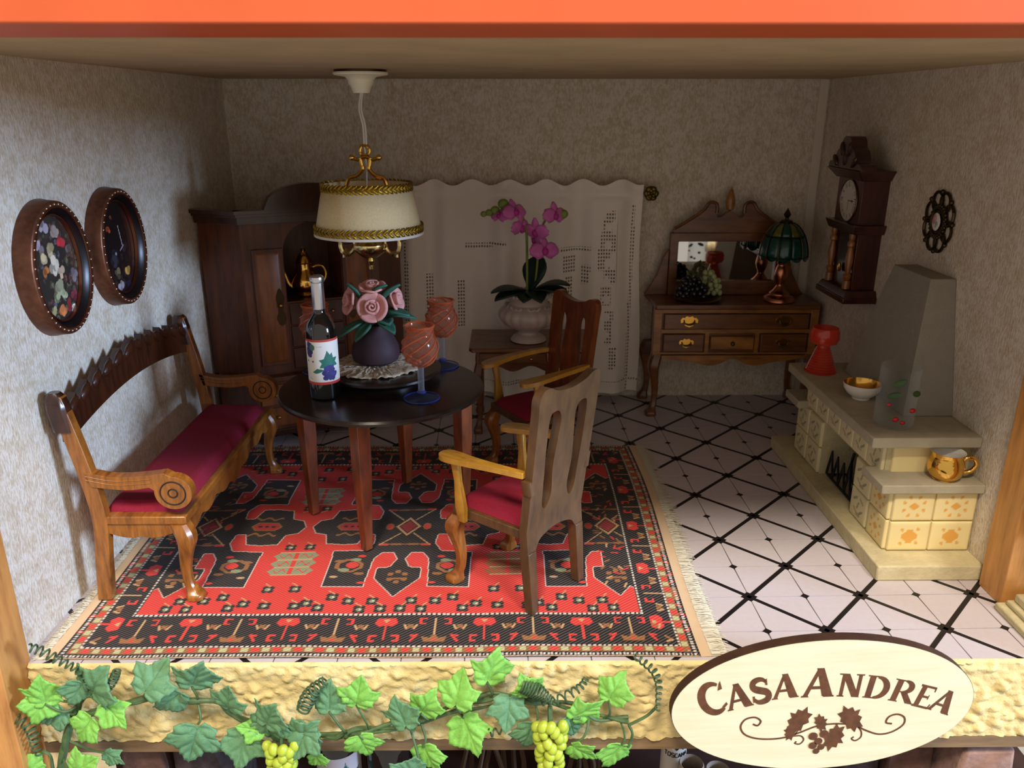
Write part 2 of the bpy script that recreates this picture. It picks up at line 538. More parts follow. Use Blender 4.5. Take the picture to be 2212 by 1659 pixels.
for i in range(-13, 7):
    for j in range(-3, 13):
        c00, c10, c11, c01 = cell(i, j), cell(i + 1, j), cell(i + 1, j + 1), cell(i, j + 1)
        cx, cy = (c00[0] + c11[0]) / 2, (c00[1] + c11[1]) / 2
        if not (XL - .2 < cx < XR + .2 and YF - .2 < cy < YB + .2): continue
        hid = (-1.72 < cx < .68 and 2.98 < cy < 4.84) or (cx > 1.95 and 3.5 < cy < 4.8) or (cx < -1.3 and cy > 5.55)
        ctr = (cx, cy)
        tri = [(c00, c10, c11), (c00, c11, c01)] if (i + j) % 2 == 0 else [(c10, c11, c01), (c10, c01, c00)]
        e = .0016; hw = .010
        if not hid:
            for t3 in tri:
                # pull in from the diagonal by the strip's half width and from the other sides by the joint
                A, Bm, Cc = t3 if (i + j) % 2 == 0 else t3
                p = [Vector((*q, 0)) for q in t3]
                ce = sum(p, Vector()) / 3
                X1, X2 = ((c00, c11) if (i + j) % 2 == 0 else (c10, c01))
                dg = (Vector((*X2, 0)) - Vector((*X1, 0))).normalized(); nn = Vector((-dg.y, dg.x, 0))
                if nn.dot(ce - Vector((*X1, 0))) < 0: nn = -nn
                other = [q for q in t3 if q not in (X1, X2)][0]
                o_ = Vector((*other, 0)); k = .0034
                quad = []
                for q in (X1, X2):
                    qv = Vector((*q, 0)); ed = (o_ - qv).normalized()
                    quad.append(qv + ed * (hw * 1.414) + (ce - qv).normalized() * k)
                poly = [tuple(quad[0][:2]), tuple(quad[1][:2]), tuple((o_ + (ce - o_).normalized() * k * 1.4)[:2])]
                poly = clip(poly, XL, XR, YF, YB)
                if len(poly) >= 3 and area2(poly) > .0006:
                    G().prism(poly, 'xy', -.008, 0).build('tile', 'tile_white', floor, smooth=0)
            X1, X2 = ((c00, c11) if (i + j) % 2 == 0 else (c10, c01))
            d = (Vector(X2) - Vector(X1)).normalized(); n_ = Vector((-d.y, d.x)) * hw
            poly = [tuple(Vector(X1) + n_), tuple(Vector(X1) - n_), tuple(Vector(X2) - n_), tuple(Vector(X2) + n_)]
            poly = clip(poly, XL, XR, YF, YB)
            if len(poly) >= 3: G().prism(poly, 'xy', -.008, .0009).build('tile_strip', 'tile_black', floor, smooth=0)
            x, y = c00
            if XL < x < XR and YF < y < YB:
                if (i + j) % 2:
                    r_ = .021
                    poly = clip([(x - r_, y), (x, y - r_), (x + r_, y), (x, y + r_)], XL, XR, YF, YB)
                    G().prism(poly, 'xy', -.008, .0012).build('tile_inset', 'tile_black', floor, smooth=0)
                else:
                    for dx, dy in ((.027, 0), (-.027, 0), (0, .027), (0, -.027)):
                        r_ = .012
                        p4 = clip([(x + dx - r_, y + dy), (x + dx, y + dy - r_), (x + dx + r_, y + dy), (x + dx, y + dy + r_)], XL, XR, YF, YB)
                        if p4: corner_dots.prism(p4, 'xy', -.008, .0013)
o = corner_dots.build('tile_corner_dots', 'tile_black', floor, smooth=0); o['kind'] = 'stuff'

struct(G().box(XL - .12, XR + .12, YB, YB + .12, -.05, ZC).build('wall_back', 'wallpaper', smooth=0))
struct(G().box(XL - .12, XL, YF, YB, -.05, ZC).build('wall_left', 'wallpaper', smooth=0))
struct(G().box(XR, XR + .12, 3.33, YB, -.05, ZC).build('wall_right', 'wallpaper', smooth=0))
struct(G().box(XL - .4, XR + .6, 2.60, YB + .12, ZC, ZC + .12).build('ceiling', 'ceiling_board', smooth=0))
# paper seam strips in the right rear corner
struct(G().box(XR - .075, XR - .012, YB - .014, YB, .0, ZC).build('trim_1', 'paper_strip', smooth=0, bevel=.004))
o = struct(G().box(XL - .7, XR + 1.0, 2.19, 2.60, ZC, ZC + .42).build('trim_2', 'orange_paint', bevel=.006))
# front posts
o = struct(G().box(XL - .5, XL + .018, 2.62, 2.80, -1.5, ZC).build('trim_3', 'oak_frame', bevel=.004))
o = struct(G().box(XR - .03, XR + .5, 3.155, 3.33, 0, ZC).build('trim_4', 'oak_frame', bevel=.004))
# plastered front edge of the floor and the board below it
def plaster_front():
    w, h = 420, 44
    X, Z = np.meshgrid(np.linspace(XL + .02, XR + .5, w), np.linspace(0, -.385, h))
    rs = np.random.RandomState(3)
    def sm(a, k):
        for _ in range(k):
            a = (np.roll(a, 1, 0) + np.roll(a, -1, 0) + np.roll(a, 1, 1) + np.roll(a, -1, 1) + a) / 5
        return a
    n1 = sm(rs.rand(h, w) - .5, 2) * .055 + sm(rs.rand(h, w) - .5, 6) * .12
    Y = YF - .008 - np.abs(n1)
    Y[0] = YF - .004
    Z2 = Z + sm(rs.rand(h, w) - .5, 3) * .015 * (np.linspace(0, 1, h)[:, None])
    vs = [tuple(p) for p in np.stack([X, Y, Z2], -1).reshape(-1, 3)]
    g = G(); fs = []
    for j in range(h - 1):
        for i in range(w - 1):
            fs.append((j * w + i, j * w + i + 1, (j + 1) * w + i + 1, (j + 1) * w + i))
    nb = len(vs)
    for j in (0, h - 1):
        for i in range(w): vs.append((float(X[j, i]), YF, float(Z[j, i])))
    for i in range(w - 1):
        fs.append((i, nb + i, nb + i + 1, i + 1))
        a = (h - 1) * w
        fs.append((a + i, a + i + 1, nb + w + i + 1, nb + w + i))
    g.add(vs, fs)
    return struct(g.build('trim_5', 'plaster', smooth=60))
plaster_front()
struct(G().box(XL - .1, XR + .6, YF - .012, 4.6, -.445, -.388).build('trim_6', 'ledge_board', smooth=0))
# the storey below
struct(G().box(XL - .4, XR + .6, 4.0, 4.1, -2, -.445).build('wall_lower_back', 'lower_wood', smooth=0))
struct(G().box(XL - .6, XR + .8, 2.0, 4.6, -1.56, -1.5).build('floor_lower', 'lower_wood', smooth=0))
struct(G().box(XL + .02, XL + .27, 2.772, 2.82, -1.5, -.447).build('wall_lower_left', 'lower_cream', smooth=0))

# ------------------------------------------------------------------ rug
def make_rug():
    CX, CY, HX, HY = -.53, 3.905, 1.352, 1.107
    cv = Canvas(600, 492, -HX, HX, -HY, HY, '15131a')
    X, Y = cv.X, cv.Y
    aY = np.abs(Y); aXr = np.abs(X)
    RED, BLK, BRN, GRN, WHT, TAN = 'c8302c', '15131a', '8a5a34', '7f8a6c', 'cfc8c0', 'b8946a'
    FX, FY = 1.142, .797
    field = (aXr < FX) & (aY < FY)
    per = 1.07
    fx = np.abs((X + per / 2) % per - per / 2)
    def ins(p): return cv.inside(p, fx, aY)
    cls = np.zeros(X.shape, int)             # 0 border black, 1 red, 2 field black
    cls[field] = 1
    K = [(-.1, -.1), (.519, -.01), (.519, 0), (.49, .07), (.43, .09), (.41, .187), (.34, .195), (.355, .264), (.35, .585), (.135, .585), (.147, .51), (.136, .335), (.105, .30), (-.1, .30)]
    cls[field & ins(K)] = 2
    arm = [(.40, .262), (.195, .25), (.16, .172), (.17, .087), (.215, .087), (.245, .19), (.31, .197), (.40, .197)]
    cls[field & ins(arm)] = 1
    hook = [(.150, .70), (.147, .51), (.136, .335), (.105, .277), (.046, .277), (.023, .336), (.047, .404), (.11, .417), (.115, .51), (0, .672), (0, .75)]
    cls[field & ins([(-.1, .2), (.05, .277), (.06, .42), (-.1, .42)])] = 2
    cls[field & ins(hook)] = 1
    cls[field & ins([(-.1, .415), (.11, .415), (.115, .51), (0, .672), (-.1, .60)])] = 2
    # stop the pattern at the field's short ends with a dark zone cut on the slant
    cut = aXr > 1.01 + np.clip((aY - .45) / .3, 0, 1) * .25
    cls[field & cut & (aY < .66)] = 2
    cv.fill(cls == 1, RED)
    cv.fill(cls == 2, '17151c')
    # white outline between red and black
    ed = np.zeros(X.shape, bool)
    for dy, dx in ((0, 1), (1, 0), (0, -1), (-1, 0)):
        ed |= (cls == 2) & (np.roll(np.roll(cls, dy, 0), dx, 1) == 1)
    cv.fill(ed, WHT)
    # ornaments on the red columns
    ox = per / 2 - fx
    for k, (y0, c1) in enumerate(((.30, GRN), (.37, BRN), (.44, GRN))):
        m = field & (np.abs(aY - y0) < .033) & (ox < .115 - np.abs(aY - y0) * .9) & ((ox > .012))
        cv.fill(m & ((X > 0) ^ (k % 2 == 0)), c1); cv.fill(m & ~((X > 0) ^ (k % 2 == 0)), BRN if c1 == GRN else GRN)
        e = field & (np.abs(np.abs(aY - y0) - .033) < .0035) & (ox < .09); cv.fill(e, TAN)
        cv.fill(field & (np.abs(aY - y0 - .016 * np.sin(ox * 120)) < .006) & (ox < .085) & (ox > .02), RED)
    # centre diamond and lattice
    cv.fill(field & (np.abs(fx / .06 + aY / .09 - 1) < .12), TAN)
    cv.fill(field & (fx / .045 + aY / .065 < 1), '8a2430')
    cv.fill(field & (np.abs(aY - .19) < .011) & (fx > .085) & (fx < .135), RED)
    cv.fill(field & (np.abs(aY - .19) < .008) & (fx < .07) & (fx > .02), BRN)
    cv.fill(field & (np.abs(aY - .19) < .004) & (fx < .13), BRN)
    cv.fill(field & ((fx - .10) ** 2 / .022 ** 2 + aY ** 2 / .035 ** 2 < 1), BRN)
    cv.fill(field & ((fx - .10) ** 2 / .015 ** 2 + aY ** 2 / .026 ** 2 < 1), RED)
    cv.fill(field & (np.abs(aY - (.03 + fx * 1.25)) < .006) & (fx > .03) & (fx < .13), TAN)
    # red lozenges in the cross arms
    cv.fill(field & (np.abs(fx - .305) < .085 - aY * .7) & (aY < .045), BRN)
    cv.fill(field & (np.abs(fx - .305) < .07 - aY * .6) & (aY < .034), 'a82a30')
    for q in (-.035, 0, .035): cv.fill(field & ((fx - .305 - q) ** 2 + aY ** 2 < .011 ** 2), BLK)
    cv.fill(field & (np.abs(aY - .085 - .012 * np.sin(fx * 90)) < .009) & (np.abs(fx - .3) < .075), BRN)
    # little gardens in the dark squares
    for (u, v, w, h, c) in ((.25, .40, .07, .06, BRN), (.25, .40, .05, .045, BLK), (.235, .395, .03, .03, RED), (.27, .44, .028, .016, GRN), (.225, .345, .028, .014, GRN), (.30, .36, .03, .012, BRN), (.19, .47, .025, .012, BRN), (.20, .31, .02, .012, RED), (.31, .50, .02, .009, TAN), (.17, .55, .02, .009, RED)):
        cv.fill(field & (cls == 2) & (np.abs(fx - u) < w / 1) & (np.abs(aY - v) < h) & (np.abs(fx - u) / w + np.abs(aY - v) / h < 1.35), c)
    # flower in the shield
    for k in range(6):
        q = 2 * PI * k / 6 + .5
        cv.fill(field & (cls == 2) & ((fx - abs(.04 * math.cos(q))) ** 2 + (aY - .5 - .045 * math.sin(q)) ** 2 < .014 ** 2), BRN)
    cv.fill(field & (np.abs(fx) < .05) & (np.abs(aY - .515) < .006), BRN)
    # florets on the red
    def floret(x, y, r=.026, s=1):
        for sx in (-1, 1):
            for sy in (-1, 1):
                cv.disc(x + sx * r * .55, y + sy * r * .55, r * .62, '17151c')
        cv.disc(x, y, r * .55, GRN); cv.disc(x + r * .15, y, r * .22, WHT)
        cv.line(x + r * .3, y - s * r, x + r * .9 * (1 if x > 0 else -1), y - s * r * 2.0, .006, TAN)
    for sy in (-1, 1):
        for kx in (-1, 0, 1):
            bx = kx * per
            for (u, v) in ((.09, .70), (.2, .70), (.28, .67), (.045, .76), (.14, .765), (.39, .72), (.47, .60), (.60, .60), (.49, .735), (.63, .74), (.33, .755)):
                for sx in ((-1, 1) if u < .45 else (1,)):
                    x = bx + sx * u
                    if abs(x) < 1.09: floret(x, sy * v, .025, sy)
    for sy in (-1, 1):
        for kx in (-.5, .5):
            for sx in (-1, 1):
                floret(kx * per + sx * .05, sy * .215, .024, sy)
    # small scatter inside the black ends
    rs = random.Random(5)
    for _ in range(90):
        x = rs.choice((-1, 1)) * rs.uniform(.98, 1.12); y = rs.uniform(-.62, .62)
        c = rs.choice((BRN, BRN, RED, TAN)); a = rs.uniform(0, PI)
        cv.line(x, y, x + .03 * math.cos(a), y + .03 * math.sin(a), .010, c)
    # main border motifs
    def bm(t, side, red):
        # t along the border, local (a across from field outwards, b along)
        def P(a, b):
            d = .797 + .012 + a
            dx = 1.142 + .012 + a
            return {'f': (t + b, -d), 'b': (t - b, d), 'l': (-dx, t + b), 'r': (dx, t - b)}[side]
        def poly(pts, c): cv.poly([P(*p) for p in pts], c)
        def ln(p, q, w, c): cv.line(*P(*p), *P(*q), w, c)
        if red:
            poly([(.025, -.04), (.025, .04), (.06, .052), (.085, .03), (.075, 0), (.085, -.03), (.06, -.052)], RED)
            poly([(.035, -.016), (.035, .016), (.058, 0)], TAN)
            ln((.08, 0), (.175, .0), .012, RED)
            for s in (-1, 1):
                ln((.15, s * .035), (.15, s * .06), .012, RED); ln((.15, s * .06), (.185, s * .06), .012, RED); ln((.185, s * .06), (.185, s * .04), .010, RED)
        else:
            poly([(.19, -.045), (.19, .045), (.155, .055), (.165, .02), (.135, .0), (.165, -.02), (.155, -.055)], BRN)
            poly([(.182, -.012), (.182, .012), (.16, 0)], RED)
            ln((.14, 0), (.03, 0), .009, TAN)
            for s in (-1, 1):
                ln((.03, s * .04), (.03, s * .065), .012, RED); ln((.03, s * .065), (.065, s * .065), .012, RED); ln((.065, s * .065), (.065, s * .045), .010, RED)
                ln((.145, s * .075), (.185, s * .10), .012, RED); ln((.145, s * .075), (.15, s * .10), .012, RED)
        for s in (-1, 1):
            ln((.075, s * .10), (.10, s * .125), .013, BRN); ln((.10, s * .125), (.075, s * .135), .010, TAN)
    for k in range(-6, 7):
        t = k * .217
        if abs(t) < 1.2:
            bm(t, 'f', k % 2 == 0); bm(t, 'b', k % 2 == 0)
        if abs(t) < .95:
            bm(t, 'l', k % 2 == 0); bm(t, 'r', k % 2 == 0)
    # dashed line, guard stripe and edging
    def frame(d0, d1, f):
        inn = np.minimum(HX - aXr, HY - aY)
        along = np.where(HX - aXr < HY - aY, Y, X)
        m = (inn > d0) & (inn <= d1)
        f(m, along)
    tog = lambda p, q: (lambda m, al: cv.fill(m & (((al / p) % 1) < q), WHT))
    dash = lambda al: ((al / .022) % 1) < .6
    cv.fill((np.abs(aXr - FX - .008) < .0048) & (aY < FY + .012) & dash(Y), WHT)
    cv.fill((np.abs(aY - FY - .008) < .0048) & (aXr < FX + .012) & dash(X), WHT)
    frame(.072, .079, tog(.022, .6))
    frame(.036, .068, lambda m, al: cv.fill(m, BRN))
    frame(.040, .064, lambda m, al: cv.fill(m & (((al / .09) % 1) < .32), RED))
    frame(.040, .064, lambda m, al: cv.fill(m & (np.abs(((al / .09) % 1) - .66) < .16), 'b0ae84'))
    frame(.012, .024, tog(.016, .5))
    frame(0, .006, lambda m, al: cv.fill(m & (aY > HY - .007), 'd8b898'))
    root = thing('rug', 'red and black oriental rug with cream fringe lying on the tiled floor', 'rug', (CX, CY, 0))
    wave = lambda x, y: .0065 + .003 * np.sin(x * 5.1 + y * 2) * np.sin(y * 4.3) + .0015 * np.sin(x * 13)
    def f(x, y):
        bend = .018 * np.sin((y + .2) * 2.3) * np.clip(np.abs(x) / HX, 0, 1) ** 2 * np.sign(x)
        return x + bend, y, wave(x, y)
    cv.mesh('woven_field', 'rug_weave', f, root)
    ys = np.linspace(-HY, HY, 60)
    for sg in (-1, 1):
        g = G(); top = []; 
        for y in ys:
            x, _, z = f(np.array(sg * HX), np.array(y))
            top.append((float(x), float(y), float(z)))
        vs = [p for p in top] + [(p[0] + sg * .05, p[1], .005) for p in top]
        g.add(vs, [(i, i + 1, 60 + i + 1, 60 + i) for i in range(59)])
        g.build('end_band', 'rug_band', root)
        g = G(); rs = random.Random(9 + sg)
        span = .085 if sg > 0 else .05
        for k in range(620):
            y = -HY + 2 * HY * (k + rs.random()) / 620
            x, _, z = f(np.array(sg * HX), np.array(y)); x = float(x) + sg * .045
            L = span * rs.uniform(.75, 1.1); dy = rs.gauss(0, .012)
            w = .0022; z0 = rs.uniform(.004, .010)
            g.add([(x, y - w, z0), (x, y + w, z0), (x + sg * L * .5, y + w + dy * .4, z0 + .002), (x + sg * L * .5, y - w + dy * .4, z0 + .002), (x + sg * L, y + dy + w * .6, .002), (x + sg * L, y + dy - w * .6, .002)], [(0, 1, 2, 3), (3, 2, 4, 5)])
        g.add([(sg * (HX + .03), -HY, .003), (sg * (HX + .03), HY, .003), (sg * (HX + .03 + span * .8), HY, .003), (sg * (HX + .03 + span * .8), -HY, .003)], [(0, 1, 2, 3)])
        o = g.build('fringe', 'fringe_cotton', root, smooth=0); o['kind'] = 'stuff'
make_rug()

# ------------------------------------------------------------------ bench along the left wall
def make_bench():
    t = thing('settee', 'honey brown wooden settee with carved crest and long crimson cushion by left wall', 'bench', (-1.66, 3.21, .0125))
    Lb = 1.42                                     # runs along +y; local x: back -0.22 .. front +0.23
    def post(y0):
        pts = spline([(-.185, 0), (-.165, .2), (-.145, .42), (-.18, .68), (-.245, .99)], 4)
        g = G()
        g.loft([[(x - .034, y0, z), (x + .03, y0, z), (x + .03, y0 + .05, z), (x - .034, y0 + .05, z)] for x, z in pts])
        g.build('back_post', 'honey_wood', t, bevel=.004)
        G().loft([rect_loop(-.232, y0 + .025, .83, .042, .032, .35), rect_loop(-.245, y0 + .025, .93, .044, .036, .35), rect_loop(-.25, y0 + .025, .985, .036, .032, .4), rect_loop(-.25, y0 + .025, 1.005, .022, .022, .5)]).build('post_cap', 'dark_wood', t)
    post(0); post(Lb - .05)
    # carved crest with a scalloped leaf edge
    n = 144
    top, bot = [], []
    for i in range(n + 1):
        s = i / n
        arch = math.sin(PI * s)
        tt_ = (s * 12) % 1
        tt_ = tt_ if s < .5 else 1 - tt_
        tooth = tt_ ** 1.6
        z = .90 + .095 * arch + .052 * tooth
        top.append((.03 + s * (Lb - .06), z)); bot.append((.03 + s * (Lb - .06), .775 + .085 * arch ** .8))
    poly = bot + top[::-1]
    M = tr(-.238, 0, 0) @ Matrix.Rotation(0, 4, 'Y')
    G().prism(poly, 'yz', -.018, .018, M=M).build('crest_rail', 'dark_wood', t, bevel=.003)
    # carved leaves lying over the crest
    for i in range(12):
        s = (i + .6) / 12
        arch = math.sin(PI * s)
        g = G(); g.ell((0, 0, 0), (.016, .052, .026), 10, 6, M=tr(-.220, .03 + s * (Lb - .06), .905 + .095 * arch) @ Matrix.Rotation(R(35 if s < .5 else -35), 4, 'X'))
        g.build('carved_leaf', 'dark_wood', t)
    # seat
    G().box(-.15, .235, .004, Lb - .004, .385, .425).build('seat_frame', 'honey_wood', t, bevel=.006)
    g = G(); nx, ny = 16, 40
    vs = []; fs = []
    for j in range(ny + 1):
        for i in range(nx + 1):
            u, v = i / nx, j / ny
            e = min(1, min(u, 1 - u) * 10) ** .5 * min(1, min(v, 1 - v) * 30) ** .5
            vs.append((-.14 + .345 * u, .055 + (Lb - .11) * v, .426 + .048 * e))
    for j in range(ny):
        for i in range(nx):
            a = j * (nx + 1) + i; fs.append((a, a + 1, a + nx + 2, a + nx + 1))
    g.add(vs, fs).build('cushion', 'red_velvet', t)
    # aprons: front one with scallops, side ones
    pts = [(.02, .385)] + [(.02 + (Lb - .04) * i / 60, .335 - .028 * abs(math.sin(i / 60 * PI * 7)) - (.035 if 20 < i < 40 else 0) * math.sin((i - 20) / 20 * PI)) for i in range(61)] + [(Lb - .02, .385)]
    G().prism(pts, 'yz', .205, .225).build('front_apron', 'honey_wood', t, bevel=.002)
    for y in (.012, Lb - .03):
        pts = [(-.14, .385)] + [(-.14 + .33 * i / 24, .345 - .022 * math.sin(i / 24 * PI) ** 2 - .014 * abs(math.sin(i / 24 * PI * 2))) for i in range(25)] + [(.19, .385)]
        G().prism(pts, 'xz', y, y + .018).build('side_apron', 'honey_wood', t, bevel=.002)
    for y, s in ((.032, -1), (Lb - .032, 1)):
        o = cabriole(.385, .8, .25 * s, 1.25, .03).build('leg', 'honey_wood', t)
        o.location = (.195, y, 0)
    # scroll arms
    for y0, s in ((-.005, -1), (Lb - .05, 1)):
        y1 = y0 + .055
        cx, cz, r = .20, .545, .078
        up = spline([(-.17, .645), (-.05, .622), (.08, .628), (.17, .640)], 6)
        arc = [(cx + r * math.cos(a) * 1.05, cz + r * math.sin(a)) for a in [R(100 - 290 * i / 30) for i in range(31)]]
        low = spline([(.10, .572), (.0, .560), (-.15, .575)], 5)
        G().prism(up + arc[1:] + low, 'xz', y0, y1).build('arm', 'honey_wood', t, bevel=.006, seg=3)
        for rr in (.055, .02):
            ring = [(cx + rr * math.cos(2 * PI * k / 32), y0 - .0005 if s < 0 else y0 - .0005, cz + rr * math.sin(2 * PI * k / 32)) for k in range(33)]
            G().tube(ring, .0032, 6).build('carved_ring', 'seam_dark', t)
        for dz in (-.006, .012):
            pts = [(x, y0 - .0002, z - .03 + dz) for x, z in up[:-4]]
            G().tube(pts, .0025, 5).build('arm_groove', 'honey_wood', t)
make_bench()

# ------------------------------------------------------------------ round table
tb = thing('dining_table', 'dark polished round dining table with square tapered legs on the rug', 'table', (-.655, 4.04, .009))
G().lathe([(.02, .728), (.515, .728), (.533, .735), (.535, .748), (.527, .759), (.51, .762), (.02, .762)], 72).build('table_top', 'black_wood', tb)
for (x, y) in ((-.06, -.385), (-.42, .01), (.055, .40), (.42, .01)):
    M = rotz(R(45))
    g = G().loft([[tuple(M @ Vector((sx * h, sy * h, z))) for sx, sy in ((-1, -1), (1, -1), (1, 1), (-1, 1))] for h, z in ((.022, .008), (.036, .45), (.038, .728))])
    o = g.build('leg', 'red_wood', tb, bevel=.003); o.location = (x, y, 0)
legs = [Vector(p) for p in ((-.06, -.385), (.42, .01), (.055, .40), (-.42, .01))]
for k in range(4):
    a, b = legs[k], legs[(k + 1) % 4]
    d = (b - a); L = d.length; M = tr(a.x, a.y, 0) @ rotz(math.atan2(d.y, d.x))
    G().prism([(.03, .728), (L - .03, .728), (L - .03, .67), (L / 2, .695), (.03, .67)], 'xz', -.01, .01, M=M).build('apron', 'dark_wood', tb)

ZT = .7715
# raised revolving tray, doily and vase
ty = thing('turntable', 'low round dark wooden turntable standing in the middle of the dining table', 'tray', (-.665, 4.17, ZT))
G().lathe([(.02, 0), (.205, 0), (.215, .006), (.215, .034), (.02, .034)], 56).build('foot_ring', 'black_wood', ty)
G().lathe([(.02, .0345), (.30, .0345), (.312, .042), (.312, .054), (.302, .062), (.02, .062)], 64).build('plate', 'black_wood', ty)
def make_doily():
    g = G(); n = 160; rings = 12; vs = []; fs = []
    rs = random.Random(2)
    for k in range(rings + 1):
        for i in range(n):
            a = 2 * PI * i / n
            rr = (.215 + .030 * abs(math.sin(a * 4.5 + .4)) ** .5 + .006 * math.sin(a * 36) + .008 * rs.random() * (k > 9)) * (k / rings + .001)
            z = .002 + .011 * rs.random() * min(1, k / 4) + .005 * (k / rings) ** 2 * math.sin(a * 9)
            if k > 8: z += -.004 * (k - 8) / 4
            vs.append((rr * math.cos(a), rr * math.sin(a) * .95, max(z, .001)))
    for k in range(rings):
        for i in range(n):
            j = (i + 1) % n; fs.append((k * n + i, k * n + j, (k + 1) * n + j, (k + 1) * n + i))
    g.add(vs, fs)
    o = g.build('doily', 'doily_cotton', None, smooth=25)
    so = o.modifiers.new('thick', 'SOLIDIFY'); so.thickness = .007; so.offset = 1
    o.location = (-.71, 4.17, ZT + .0625)
    tag(o, 'round beige crocheted doily under the dark vase', 'doily')
make_doily()
def rose(parent, loc, d, r=.075, mat='rose_clay', seed=0):
    """clay rose: petals wrapped in a spiral around the axis d"""
    rs = random.Random(seed)
    q = Vector((0, 0, 1)).rotation_difference(Vector(d).normalized()).to_matrix().to_4x4()
    M = tr(*loc) @ q
    g = G()
    # bud core spiral ribbon
    secs = []
    n = 40
    for i in range(n + 1):
        t = i / n; a = t * 2 * PI * 1.3; rr = r * (.05 + .26 * t)
        secs.append((rr * math.cos(a), rr * math.sin(a)))
    vs = [(x, y, -.2 * r) for x, y in secs] + [(x * 1.05, y * 1.05, r * (.52 - .12 * i / n)) for i, (x, y) in enumerate(secs)]
    g.add(vs, [(i, i + 1, n + 1 + i + 1, n + 1 + i) for i in range(n)], M)
    # outer petals as cupped patches
    for ring, (cnt, rad, lean, h) in enumerate(((3, .40, .25, .46), (5, .78, 1.0, .22))):
        for k in range(cnt):
            a0 = 2 * PI * k / cnt + ring * .6 + rs.uniform(-.15, .15)
            pv = []; nu, nv = 8, 6
            wd_ = 2 * PI / cnt * .72
            for j in range(nv + 1):
                v = j / nv
                for i in range(nu + 1):
                    u = i / nu * 2 - 1
                    aa = a0 + u * wd_ * (.55 + .45 * math.sin(PI * min(1, v * .75 + .15)))
                    zz = r * (-.30 + (h + .30) * v - .10 * u * u * v)
                    rr = r * rad * (.45 + .55 * v ** .8) + r * lean * .25 * v ** 3
                    pv.append((rr * math.cos(aa), rr * math.sin(aa), zz))
            pf = [(j * (nu + 1) + i, j * (nu + 1) + i + 1, (j + 1) * (nu + 1) + i + 1, (j + 1) * (nu + 1) + i) for j in range(nv) for i in range(nu)]
            g.add(pv, pf, M)
    g.ell((0, 0, -.22 * r), (.5 * r, .5 * r, .3 * r), 12, 6, M)
    o = g.build('rose', mat, parent, smooth=60)
    s = o.modifiers.new('thick', 'SOLIDIFY'); s.thickness = .011; s.offset = 0
    return o
def blade(parent, name, mat, base, d, L, W, droop=.15, fold=.12, nseg=8, thick=.006, wide=.5):
    """leaf: from base along d, widest at 'wide'"""
    d = Vector(d).normalized(); side = d.cross(Vector((0, 0, 1)))
    side = side.normalized() if side.length > 1e-3 else Vector((1, 0, 0))
    up = side.cross(d)
    vs = []; fs = []
    for i in range(nseg + 1):
        t = i / nseg
        w = W * (math.sin(PI * min(1, max(.04, t ** (math.log(.5) / math.log(wide))))) ** .8 + .03) / 2
        c = Vector(base) + d * L * t - Vector((0, 0, 1)) * droop * L * t * t
        for s in (-1, -.5, 0, .5, 1):
            vs.append(tuple(c + side * w * s + up * abs(s) * w * fold * 2))
    for i in range(nseg):
        for k in range(4):
            a = i * 5 + k; fs.append((a, a + 1, a + 6, a + 5))
    o = G().add(vs, fs).build(name, mat, parent, smooth=70)
    sf = o.modifiers.new('thick', 'SOLIDIFY'); sf.thickness = thick; sf.offset = 0
    return o
va = thing('vase_of_roses', 'dark plum clay vase with pink clay roses and green leaves on doily', 'vase', (-.705, 4.20, ZT + .0845))
G().lathe([(.02, 0), (.10, 0), (.122, .015), (.130, .05), (.124, .09), (.100, .14), (.072, .185), (.062, .205), (.05, .205), (.045, .18)], 40).build('vase', 'clay_vase', va)
for (x, y, z, d, r, sd) in ((.01, -.085, .315, (.02, -.9, .35), .078, 1), (.005, -.02, .405, (0, -.25, 1), .070, 2), (-.115, -.02, .335, (-.8, -.4, .25), .074, 3), (.115, .02, .335, (.9, -.25, .3), .068, 4), (0, .09, .33, (0, .9, .4), .07, 5)):
    rose(va, (x, y, z), d, r, seed=sd)
for (x, y, z, d, L, W) in ((-.03, -.04, .24, (-.75, -.45, -.30), .15, .052), (.0, -.06, .235, (-.45, -.75, -.35), .13, .05), (.03, -.05, .24, (.55, -.6, -.15), .13, .055), (.05, -.02, .28, (.85, -.35, .05), .14, .06), (-.04, -.03, .33, (-.55, -.2, .85), .13, .05), (.05, -.03, .34, (.7, -.3, .75), .14, .05), (.0, -.02, .36, (.55, -.35, .55), .12, .05), (.06, .0, .25, (.9, .1, .0), .14, .055), (0, .05, .28, (.1, .8, .3), .14, .06), (-.05, .03, .27, (-.8, .5, .2), .14, .06), (.02, .0, .3, (.6, .3, .8), .13, .05), (.03, -.02, .23, (.3, -.5, .1), .12, .07)):
    blade(va, 'leaf', 'leaf_clay', (x, y, z), d, L * 1.18, W * 1.35, .12, .15, thick=.012)

